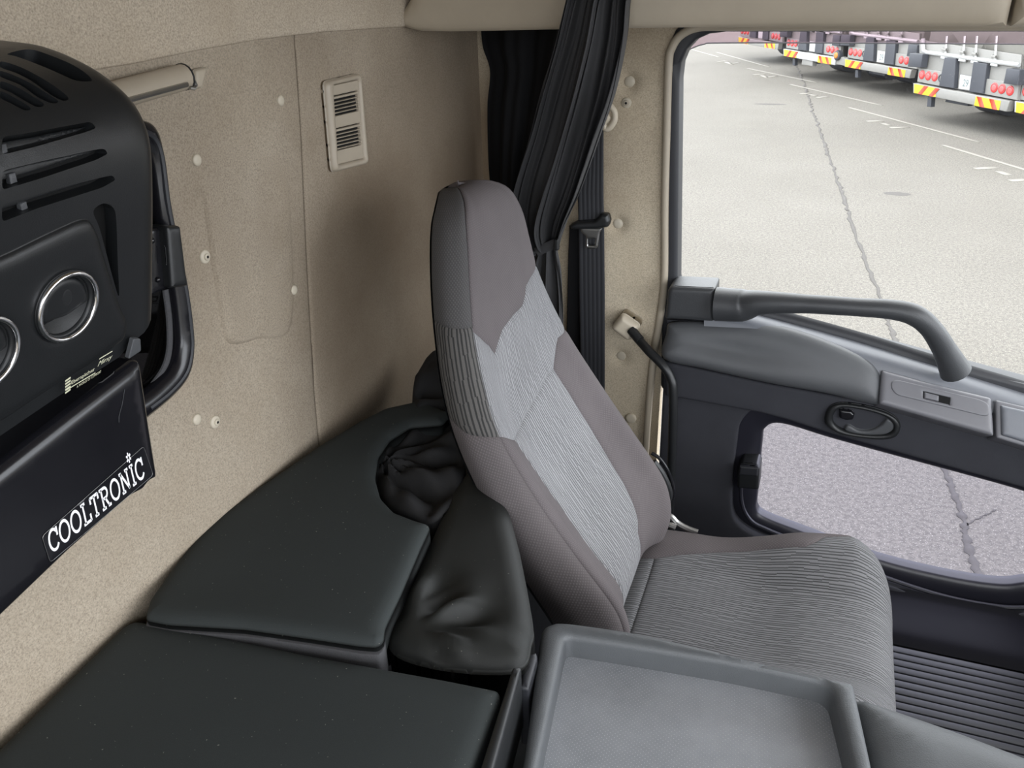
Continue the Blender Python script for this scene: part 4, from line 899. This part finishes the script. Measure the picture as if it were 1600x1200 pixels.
# crumpled curtain cloth lying in the cutout
ck = PZ(-.80)
cp = crom(ck.pp([(584, 742), (590, 700), (612, 672), (640, 655), (650, 615), (676, 580), (700, 590), (724, 680), (722, 750), (700, 790), (676, 806), (646, 800), (612, 788), (594, 768)]), 3, True)
def crum(a, b, d):
    c = np.array(ck.px(600, 720)); r = np.hypot(a-c[0], b-c[1]); an = np.arctan2(b-c[1], a-c[0])
    h = .020*np.abs(np.sin(an*3.5+r*16+.8*np.sin(r*30)))+.008*np.sin(an*8-r*34)+.004*np.sin(an*15+r*50)
    t_ = np.clip((b-1.12)/.25, 0, 1); return (h-.02)*np.clip(d/.02, .3, 1)+.05*t_*t_
cr_ = puff('crumpled_curtain_cloth', M['curtain_low'], None, cp, ck.M, .012, .02, .006, skirt=.05, base=-.012, hfun=crum); tag(cr_, 'black crumpled cloth stuffed into the mattress cutout behind the seat', 'cloth')

# ================================================================ SEAT
YC = 1.30
rows = np.array([  # X, z, half crest, thickness, valley, extra
 (-.232, -1.14, .19, .12, .03), (-.222, -1.09, .205, .13, .03), (-.228, -1.04, .21, .13, .03), (-.250, -.99, .213, .13, .03), (-.315, -.90, .215, .12, .028), (-.385, -.80, .212, .10, .024),
 (-.447, -.70, .202, .085, .016), (-.480, -.62, .182, .08, .006), (-.503, -.54, .160, .072, -.003), (-.513, -.47, .143, .07, -.010), (-.520, -.415, .127, .068, -.013), (-.532, -.372, .103, .062, -.013), (-.548, -.350, .070, .052, -.010), (-.570, -.340, .035, .040, -.004), (-.592, -.342, .004, .02, 0)])
rowc = crom(rows, 8); dd = np.hypot(*np.diff(rowc[:, :2], axis=0).T); VV = np.concatenate([[0], np.cumsum(dd)])
tang = np.gradient(rowc[:, :2], axis=0); 
for _ in range(6): tang = (tang+np.roll(tang, 1, 0)+np.roll(tang, -1, 0))/3; tang[0] = tang[1]; tang[-1] = tang[-2]
kz = np.clip((np.arange(len(tang))-8*9)/8, 0, 1)[:, None]; tang = tang/np.linalg.norm(tang, axis=1)[:, None]; tang = tang*(1-kz)+np.array([-.13, .99])*kz; tang /= np.linalg.norm(tang, axis=1)[:, None]
UMAX = .33
wk = np.array([-1, -.86, -.74, -.66, -.55, -.42, -.25, 0, .25, .42, .55, .66, .74, .86, 1])
def bfun(u, v):
    u = np.asarray(u, float)/UMAX; v = np.asarray(v, float)
    g = lambda c: np.interp(v, VV, c)
    X0, Z0, hc, th, vd = [g(rowc[:, i]) for i in range(5)]; tx, tz = g(tang[:, 0]), g(tang[:, 1]); L = np.hypot(tx, tz); tx, tz = tx/L, tz/L
    sc = np.clip(hc/.2, 0, 1); e = .02*sc
    ys = [-(hc+.3*e), -(hc+1.5*e), -(hc+e), -hc, -.9*hc, -.74*hc, -.5*hc, 0*hc]; ys = ys+[-y for y in ys[:-1]][::-1]
    vp = np.clip(vd, 0, 1); vm = np.clip(-vd, 0, 1)
    ds_ = [th, th*.52, th*.12, 0*th, -.002-vm*.2+0*th, vp*.55-vm*.5, vp*.95-vm*.85, vp*1.0-vm]; ds_ = ds_+ds_[:-1][::-1]
    au = np.abs(u); Y = 0*au; Dd = 0*au
    # smooth (Catmull-Rom) interpolation over the control columns
    k = np.clip(np.searchsorted(wk, u, side='right')-1, 0, len(wk)-2); ys = np.array(np.broadcast_arrays(*ys)); ds_ = np.array(np.broadcast_arrays(*ds_)); ii = np.arange(u.size)
    ysf = ys.reshape(len(wk), -1); dsf = ds_.reshape(len(wk), -1); kf = k.ravel(); uf = u.ravel()
    t = (uf-wk[kf])/(wk[kf+1]-wk[kf]); km = np.clip(kf-1, 0, None); kp = np.clip(kf+2, None, len(wk)-1)
    def H(arr):
        p0, p1, p2, p3 = arr[km, ii], arr[kf, ii], arr[kf+1, ii], arr[kp, ii]
        h = wk[kf+1]-wk[kf]; m1 = (p2-p0)/np.maximum(wk[kf+1]-wk[km], 1e-6)*h; m2 = (p3-p1)/np.maximum(wk[kp]-wk[kf], 1e-6)*h
        return (2*t**3-3*t**2+1)*p1+(t**3-2*t**2+t)*m1+(-2*t**3+3*t**2)*p2+(t**3-t**2)*m2
    Y = H(ysf).reshape(u.shape); Dd = H(dsf).reshape(u.shape)
    return np.stack([X0-Dd*tz, YC+Y, Z0+Dd*tx], -1)
def bf2(u, v):
    u, v = np.broadcast_arrays(np.asarray(u, float), np.asarray(v, float)); return bfun(u, v)
BK = Surf(bf2, (-UMAX, UMAX), (0, VV[-1]), 220)
_n = BK.nrm(np.array([.0]), np.array([.3]))[0]
if _n[0] < 0: BK.sg = -1; BK.face = ~BK.face
seat = thing('passenger_seat', 'grey fabric passenger seat with integrated headrest facing the right of the picture', 'seat', (-.1, 1.3, -1.56))
US = -.66*UMAX; UF = .70*UMAX; VT = VV[-1]-.0012
b = BK.pp
def sew(d): return -.0035*np.exp(-(d/.004))
hs = lambda a, b_, d: sew(d)
def panel(name, mat, poly, lab=None): return puff(name, mat, backr, poly, BK.M, 0, .01, .011, skirt=.006, hfun=hs, label=lab, base=.001, seam=(.002, .005, .010))
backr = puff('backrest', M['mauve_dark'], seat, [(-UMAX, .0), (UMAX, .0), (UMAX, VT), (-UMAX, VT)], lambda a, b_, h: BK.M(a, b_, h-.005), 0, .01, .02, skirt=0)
# back shell
vs_ = np.linspace(0, VT, 40); Gb = []
for v in vs_:
    A_ = bf2(np.array([-UMAX]), np.array([v]))[0]; B_ = bf2(np.array([UMAX]), np.array([v]))[0]; r_ = []
    for k_ in np.linspace(0, 1, 11): p = A_*(1-k_)+B_*k_; p = p+np.array([-.03, 0, -.01])*math.sin(math.pi*k_)*min(1, abs(B_[1]-A_[1])/.2); r_.append(p)
    Gb.append(r_)
sheet('back_shell', np.array(Gb), M['black'], backr)
vS1 = b([(730, 516)])[0][1]; vS2 = b([(776, 688)])[0][1]; vL1 = b([(690, 508)])[0][1]; vL2 = b([(712, 668)])[0][1]
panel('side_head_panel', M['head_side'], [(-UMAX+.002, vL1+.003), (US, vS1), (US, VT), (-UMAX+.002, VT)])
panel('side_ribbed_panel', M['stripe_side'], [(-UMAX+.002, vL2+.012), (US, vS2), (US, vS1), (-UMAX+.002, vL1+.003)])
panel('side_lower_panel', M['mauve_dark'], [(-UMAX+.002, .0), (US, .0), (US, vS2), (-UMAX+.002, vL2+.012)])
tip = [(733, 517), (752, 527), (766, 540), (775, 553), (779, 538), (787, 515), (803, 493), (818, 478), (822, 462), (823, 448)]
hb = b(tip); hbl = [(US, vS1)]+[tuple(v) for v in hb]; vF = hb[-1][1]
panel('headrest_panel', M['mauve'], [*hbl, (UMAX-.002, vF+.03), (UMAX-.002, VT), (US, VT)])
crease = b([(806, 687), (812, 672), (828, 640), (847, 606), (858, 585), (866, 576)]); top_r = b([(869, 552), (873, 528)])
up_poly = hbl+[(UMAX-.002, vF+.03), (UMAX-.002, top_r[1][1]+.0), tuple(top_r[1]), tuple(top_r[0])]+[tuple(v) for v in crease[::-1]]+[(US, vS2)]
panel('shoulder_ribbed_panel', M['stripe'], up_poly)
cn = b([(829, 722), (852, 756), (876, 789), (900, 824), (937, 874), (972, 922)]); cf = b([(890, 613), (922, 665), (955, 721), (976, 755), (990, 785), (998, 812), (998, 832)])
panel('centre_ribbed_panel', M['stripe'], [tuple(v) for v in crease]+[tuple(v) for v in cf]+[(cf[-1][0]+.0, .0), (cn[-1][0], .0)]+[tuple(v) for v in cn[::-1]])
panel('near_bolster_panel', M['mauve'], [(US, vS2), tuple(crease[0])]+[tuple(v) for v in cn]+[(cn[-1][0], .0), (US, .0)])
panel('far_bolster_panel', M['mauve'], [tuple(crease[-1]), tuple(top_r[0]), tuple(top_r[1]), (UMAX-.002, top_r[1][1]), (UMAX-.002, .0), (cf[-1][0], .0)]+[tuple(v) for v in cf[::-1]])
# ---- seat cushion
CX0, CX1 = -.30, .235
ya = np.array([-.265, -.27, -.262, -.235, -.19, -.15, -.10, 0, .10, .15, .19, .235, .262, .27, .265]); za = np.array([-.16, -.07, -.02, .004, .012, .004, -.004, -.006, -.004, .004, .012, .004, -.02, -.07, -.16])
bs = np.linspace(0, 1, len(ya)); yc_ = crom(np.stack([ya, za], -1), 8); bl_ = np.concatenate([[0], np.cumsum(np.hypot(*np.diff(yc_, axis=0).T))]); bl_ -= bl_[-1]/2
xa = crom(np.array([(CX0, -.03), (CX0+.05, -.01), (-.15, -.002), (-.02, .0), (.08, .014), (.16, .020), (.205, .010), (.232, -.02), (.242, -.07), (.235, -.14)]), 8); al_ = np.concatenate([[0], np.cumsum(np.hypot(*np.diff(xa, axis=0).T))])
CY, CZ = 1.29, -1.145
def cfun(a, b_):
    a, b_ = np.broadcast_arrays(np.asarray(a, float), np.asarray(b_, float))
    x = np.interp(a, al_, xa[:, 0]); zx = np.interp(a, al_, xa[:, 1]); y = np.interp(b_, bl_, yc_[:, 0]); zy = np.interp(b_, bl_, yc_[:, 1])
    k = np.clip((x-.0)/.24, 0, 1); rise = .040*np.clip((np.abs(y)-.10)/.10, 0, 1)*np.clip(1.6-(np.abs(y)/.27)*.6, 0, 1)*(lambda q_: q_*q_*(3-2*q_))(np.clip((x+.14)/.20, 0, 1))*np.clip((.26-x)/.10, .3, 1)
    edgec = np.clip((np.abs(y)-.12)/.15, 0, 1)**2*np.clip((a-al_[-1]*.55)/(al_[-1]*.45), 0, 1)**1.5
    return np.stack([x-.075*edgec, CY+y*(1+.05*k)-0, CZ+zx+zy+rise], -1)
CS = Surf(cfun, (0, al_[-1]), (bl_[0], bl_[-1]), 160)
_n = CS.nrm(np.array([.25]), np.array([0.]))[0]
if _n[2] < 0: CS.sg = -1; CS.face = ~CS.face
cush = puff('cushion', M['mauve_dark'], seat, [(0, bl_[0]), (al_[-1], bl_[0]), (al_[-1], bl_[-1]), (0, bl_[-1])], lambda a, b_, h: CS.M(a, b_, h-.005), 0, .01, .02, skirt=0)
swap = lambda P: [(v[0], v[1]) for v in P]
sb = CS.pp([(1022, 872), (1060, 866), (1120, 862), (1200, 857), (1258, 854), (1275, 846), (1288, 838)])
def cpanel(name, mat, poly, uvs=1.0):
    o = puff(name, mat, cush, poly, CS.M, 0, .01, .012, skirt=.006, hfun=hs, base=.001, seam=(.002, .005, .010))
    for l_ in o.data.uv_layers[0].data: l_.uv = (l_.uv[1], l_.uv[0])
    return o
br = sb[0][1]
cpanel('cushion_ribbed_panel', M['stripe_seat'], [(sb[0][0], -br*.98)]+[(v[0], -v[1]) for v in sb[1:-1]]+[(sb[-2][0]+.10, -sb[-1][1]-.03), (al_[-1], -sb[-1][1]-.05), (al_[-1], sb[-1][1]+.05), (sb[-1][0]+.06, sb[-1][1]+.02), (sb[-1][0], sb[-1][1])]+[tuple(v) for v in sb[::-1][1:]])
cpanel('far_cushion_bolster', M['mauve'], [(0.0, br*1.0), *[tuple(v) for v in sb], (sb[-1][0]+.06, sb[-1][1]+.02), (al_[-1], sb[-1][1]+.05), (al_[-1], bl_[-1]), (0, bl_[-1])])
cpanel('near_cushion_bolster', M['mauve'], [(0.0, -br*.98), (sb[0][0], -br*.98)]+[(v[0], -v[1]) for v in sb[1:-1]]+[(sb[-2][0]+.10, -sb[-1][1]-.03), (al_[-1], -sb[-1][1]-.05), (al_[-1], bl_[0]), (0, bl_[0])])
cpanel('rear_roll_panel', M['stripe_seat'], [(0.0, -br*.98), (sb[0][0], -br*.98), (sb[0][0], br), (0.0, br)])
box('seat_base', (-.24, 1.10, -1.54), (.14, 1.50, -1.27), M['black'], seat, .02)
# recliner lever and metal parts at the far side of the seat
tube('recliner_loop', crom([onY(x, y, 1.60) for x, y in [(1018, 708), (1030, 716), (1043, 735), (1051, 757), (1051, 776), (1042, 790), (1030, 798)]], 5), .0042, M['black_gloss'], seat, 8)
tube('recliner_cover', crom([onY(x, y, 1.58) for x, y in [(1020, 722), (1034, 742), (1044, 766), (1042, 782), (1030, 794)]], 5), .010, M['black'], seat, 8)
tube('hinge_bracket', crom([onY(x, y, 1.58) for x, y in [(1030, 806), (1046, 806), (1058, 817), (1074, 826), (1090, 832)]], 5), .0075, M['steel'], seat, 8)
tube('hinge_bar', [onY(1024, 812, 1.56), onY(1056, 824, 1.56)], .007, M['steel'], seat, 8)

# ================================================================ CONSOLE WITH TRAY
CP = PZ(-.85)
con = thing('centre_console', 'grey plastic centre console with recessed dotted tray beside the bunk', 'console', (-.08, .5, -1.56))
far = crom(CP.pp([(868, 972), (900, 974), (1000, 989), (1100, 1012), (1200, 1037), (1334, 1067)]), 5)
inn1 = rnd(CP.pp([(884, 994), (900, 996), (1000, 1012), (1150, 1037), (1298, 1068), (1332, 1200)])[[0, 2, 3, 4, 5]].tolist()+[(.20, .12), (-.15, .12)], [.012, .03, .03, .02, .02, .02, .02])
outp = rnd([tuple(v) for v in far]+[(.142, .76), (.17, .55), (.24, .06), (-.19, .06), tuple(CP.px(815, 1215)), tuple(CP.px(846, 980))], [.02]+[.002]*(len(far)-2)+[.006, .02, .05, .02, .03, .05, .03])
rim = puff('tray_rim', M['console'], con, outp, CP.M, .012, .013, .011, holes=[inn1], skirt=.09, hskirt=.045, base=-.008)
puff('tray_floor', M['dots'], con, outp, PZ(-.888).M, .0005, .01, .05, skirt=.004)
puff('console_body', M['console'], con, rnd([(-.27, .875), (.12, .875), (.22, .07), (-.18, .07)], .02), PZ(-.90).M, .001, .01, .1, skirt=.65)
fc = rnd([tuple(v) for v in CP.pp([(1338, 1069), (1420, 1096), (1500, 1123), (1600, 1160), (1720, 1206)])]+[(.52, .55), (.5, .06), (.246, .06), (.176, .55), (.148, .76)], [.004, .05, .05, .05, .05, .05, .03, .004, .03, .03])
def fcm(a, b_, h): return PZ(-.85).M(a, b_, h-.07*np.clip((a-.15)/.4, 0, 1)**2*0-.0)
fcov = puff('front_cover', M['console'], con, fc, CP.M, .030, .07, .012, skirt=.12, base=-.030, hfun=lambda a, b_, d: -.012*np.exp(-((b_-(.72))/.06)**2)*np.clip((a-.2)/.1, 0, 1))
puff('cover_body', M['console'], con, rnd([(.14, .86), (.42, .84), (.48, .08), (.24, .08)], .03), PZ(-.93).M, .001, .01, .1, skirt=.60)
# rail and bracket between bunk and console
RB = PZ(-.80)
rl = puff('bunk_rail', M['black'], None, rnd(RB.pp([(801, 1046), (815, 1046), (766, 1225), (744, 1225)]), .003), RB.M, .006, .006, .006, skirt=.10); tag(rl, 'thin black plastic rail standing between mattress and tray console', 'rail')
br_ = puff('bunk_bracket', M['rubber'], None, rnd(PZ(-.84).pp([(814, 1030), (838, 1022), (840, 1030), (826, 1080), (812, 1078)]), .003), PZ(-.84).M, .006, .006, .006, skirt=.10); tag(br_, 'black bracket wedged behind the tray console corner', 'bracket')

# ================================================================ FLOOR MAT
mt = thing('floor_mat', 'dark ribbed rubber floor mat in the footwell in front of the seat', 'floor mat', (.4, 1.4, -1.565))
box('mat_base', (-.30, .95, -1.5645), (1.20, 1.778, -1.558), M['rubber'], mt, 0)
P22 = .0232
rib0 = None
for i in range(34):
    y1 = 1.772-i*P22
    if rib0 is None: rib0 = box('rib', (-.29, y1-.0192, -1.558), (1.19, y1, -1.551), M['rubber'], mt, .0015)
    else:
        o = rib0.copy(); COL.objects.link(o); o.location = (0, -i*P22, 0)

# ================================================================ BELT, GRAB RAIL, CURTAIN
def strap(name, pts, Ys, mat, parent, ribs=5, th=.0012):
    """pts: list of (left px, right px) pairs from top to bottom"""
    G_ = []
    for (a, b2), yy in zip(pts, Ys):
        A, B = onY(*a, yy), onY(*b2, yy); L = np.linspace(0, 1, 31); row = A[None]*(1-L[:, None])+B[None]*L[:, None]
        row[:, 1] -= .0012*(np.abs(np.sin(L*math.pi*ribs))**.5); G_.append(row)
    return sheet(name, np.array(G_), mat, parent, th)
belt = thing('seat_belt', 'black ribbed seat belt webbing hanging down the pillar with its latch tongue', 'seat belt', (-.51, 1.97, -1.3))
strap('webbing', [((921, 190), (943, 190)), ((908, 230), (943, 230)), ((903, 300), (943, 300)), ((904, 352), (944, 352)), ((905, 450), (945, 450)), ((907, 560), (945, 560)), ((908, 760), (945, 760)), ((908, 900), (945, 900))], [1.955, 1.95, 1.945, 1.94, 1.945, 1.95, 1.95, 1.95], M['belt'], belt, 6)
strap('retracting_webbing', [((890, 352), (925, 352)), ((888, 400), (925, 400)), ((886, 500), (925, 500)), ((884, 552), (925, 552))], [1.965]*4, M['curtain_dark'], belt, 2)
bp = PY(1.93)
bh = puff('belt_stop', M['black'], belt, rnd(bp.pp([(892, 350), (900, 346), (930, 344), (941, 333), (951, 334), (954, 345), (951, 354), (935, 357), (898, 358), (892, 356)]), .004), bp.M, .012, .008, .004, skirt=.012)
tg = puff('latch_tongue', M['steel'], belt, rnd(PY(1.925).pp([(907, 356), (941, 357), (937, 364), (934, 385), (931, 389), (917, 388), (915, 384), (916, 369), (908, 362)]), .003), PY(1.925).M, .003, .003, .003, holes=[rnd(PY(1.925).pp([(919, 372), (930, 372.5), (929.5, 383.5), (919, 383)]), .002)], skirt=.003)
tube('guide_loop', crom([onY(x, y, 1.945) for x, y in [(926, 183), (936, 182), (944, 168), (953, 166), (960, 175), (960, 188), (953, 199), (946, 201), (944, 192), (950, 184), (944, 180)]], 5), .0075, M['beige_cap'], belt, 10)
puff('guide_bracket', M['beige_cap'], belt, rnd(PY(1.96).pp([(931, 162), (944, 166), (944, 186), (928, 186)]), .004), PY(1.96).M, .01, .006, .004, skirt=.03)
# bent grab rail with its beige cap
gr = thing('grab_rail', 'bent black tube rail on the pillar with a square beige cap', 'grab rail', (-.35, 1.9, -1.5))
gp = [(984, 515, 1.955), (1000, 533, 1.93), (1015, 550, 1.90), (1036, 571, 1.88), (1048, 590, 1.875), (1052, 612, 1.87), (1051, 680, 1.87), (1048, 760, 1.875), (1044, 850, 1.88), (1041, 940, 1.88)]
tube('rail_tube', crom([onY(*g) for g in gp], 7), .0115, M['black'], gr, 14)
GPp = PY(1.962)
cap_ = puff('end_cap', M['beige_cap'], gr, rnd(GPp.pp([(955, 510), (974, 487), (1003, 507), (984, 532)]), .012), GPp.M, .022, .014, .005, skirt=.03)
tube('cap_collar', [onY(986, 515, 1.945), onY(1000, 532, 1.928)], .0125, M['black'], gr, 14)
# curtains
def curtain(name, cen, mat, parent, nf, amp, n_t=90, n_s=120, seed=0, thick=.0008, conv=0.0):
    """cen: rows of (left px x,y, right px x,y, Y)"""
    C_ = crom(np.array(cen, float), max(4, n_t//len(cen))); G_ = []; rs = np.random.RandomState(seed); ph = rs.rand(6)*6.28
    for i, r_ in enumerate(C_):
        t_ = i/len(C_); A, B = onY(r_[0], r_[1], r_[4]), onY(r_[2], r_[3], r_[4]); L = np.linspace(0, 1, n_s)
        w_ = L+.020*np.sin(L*17+ph[0]+t_*5)+.012*np.sin(L*31+ph[1]-t_*8)
        row = A[None]*(1-L[:, None])+B[None]*L[:, None]
        wd = np.linalg.norm(B-A); a_ = amp*(.4+.6*min(1, wd/.12))
        eg = .25+1.5*np.clip(np.abs(L-.42)*1.9, 0, 1)**1.4
        f_ = a_*(.60*np.sin(w_*2*math.pi*nf[0]+ph[2])+.30*eg*np.sin(w_*2*math.pi*nf[1]+ph[3]+1.5*t_)+.16*eg*np.sin(w_*2*math.pi*nf[2]+ph[4]+2*math.sin(t_*6)))
        row[:, 1] -= f_+a_*.7*np.sin(L*math.pi); row[:, 0] += .25*a_*np.cos(w_*2*math.pi*nf[0]+ph[2])
        G_.append(row)
    return sheet(name, np.array(G_), mat, parent, thick)
box('curtain_rail', (-.72, 1.47, .405), (-.40, 1.50, .43), M['black'], None, .003)
tag(bpy.data.objects['curtain_rail'], 'black curtain rail fixed to the ceiling above the bunched curtain', 'rail')
cu = thing('curtain', 'black bunched curtain hanging from the roof and tied back at the pillar', 'curtain', (-.6, 1.8, -.9))
curtain('curtain_cloth', [(925, -400, 1030, -400, 1.48), (910, -180, 1008, -180, 1.49), (895, -40, 990, -40, 1.50), (884, 0, 980, 0, 1.52), (868, 60, 974, 60, 1.54), (845, 130, 958, 140, 1.58), (824, 210, 934, 215, 1.64), (800, 290, 908, 295, 1.70), (796, 350, 888, 340, 1.75), (815, 385, 876, 370, 1.79), (834, 396, 872, 384, 1.81)], M['curtain'], cu, (2.2, 9, 19), .036, seed=4, n_s=170)
curtain('curtain_tail', [(838, 380, 872, 378, 1.81), (832, 400, 874, 395, 1.81), (822, 430, 880, 425, 1.81), (815, 480, 884, 480, 1.81), (812, 560, 880, 560, 1.82), (810, 700, 872, 700, 1.83)], M['curtain'], cu, (3, 6, 11), .016, seed=9)
tube('tie_strap', crom([onY(x, y, 1.77) for x, y in [(838, 394), (850, 388), (864, 382), (872, 379)]], 5), .011, M['curtain'], cu, 8, flat=.25, up=(0, 1, 0))
puff('tie_buckle', M['black'], cu, rnd(PY(1.76).pp([(866, 374), (873, 373), (873, 391), (865, 392)]), .002), PY(1.76).M, .004, .003, .003, skirt=.006)
puff('care_tag', M['t_white'], cu, PY(1.775).pp([(871, 500), (876, 500), (876, 511), (871, 511)]), PY(1.775).M, .0003, .001, .003, skirt=.001)
cb = thing('rear_curtain', 'black flat curtain hanging in the rear corner behind the bunched one', 'curtain', (-.78, 1.9, -.9))
def rowsX(rows_, x0, x1, nf, amp, seed):
    C_ = crom(np.array(rows_, float), 12); G_ = []; rs = np.random.RandomState(seed); ph = rs.rand(4)*6
    for i, r_ in enumerate(C_):
        A, B = onY(r_[0], r_[1], 1.93), onY(r_[2], r_[3], 1.86); L = np.linspace(0, 1, 60); row = A[None]*(1-L[:, None])+B[None]*L[:, None]
        row[:, 1] -= amp*np.sin(L*6.28*nf+ph[0])+amp*.4*np.sin(L*6.28*nf*2.7+ph[1]); G_.append(row)
    return np.array(G_)
sheet('curtain_cloth', rowsX([(750, 46, 900, 40), (753, 75, 890, 75), (764, 112, 880, 112), (760, 170, 870, 170), (762, 260, 850, 260), (768, 330, 840, 330), (772, 400, 835, 400)], 0, 0, 2, .012, 3), M['curtain_dark'], cb, .0008)

# ================================================================ lift everything so that the tarmac is z = 0
for o in list(SC.objects):
    if o.parent is None and o.type not in ('CAMERA', 'LIGHT'): o.location.z += H
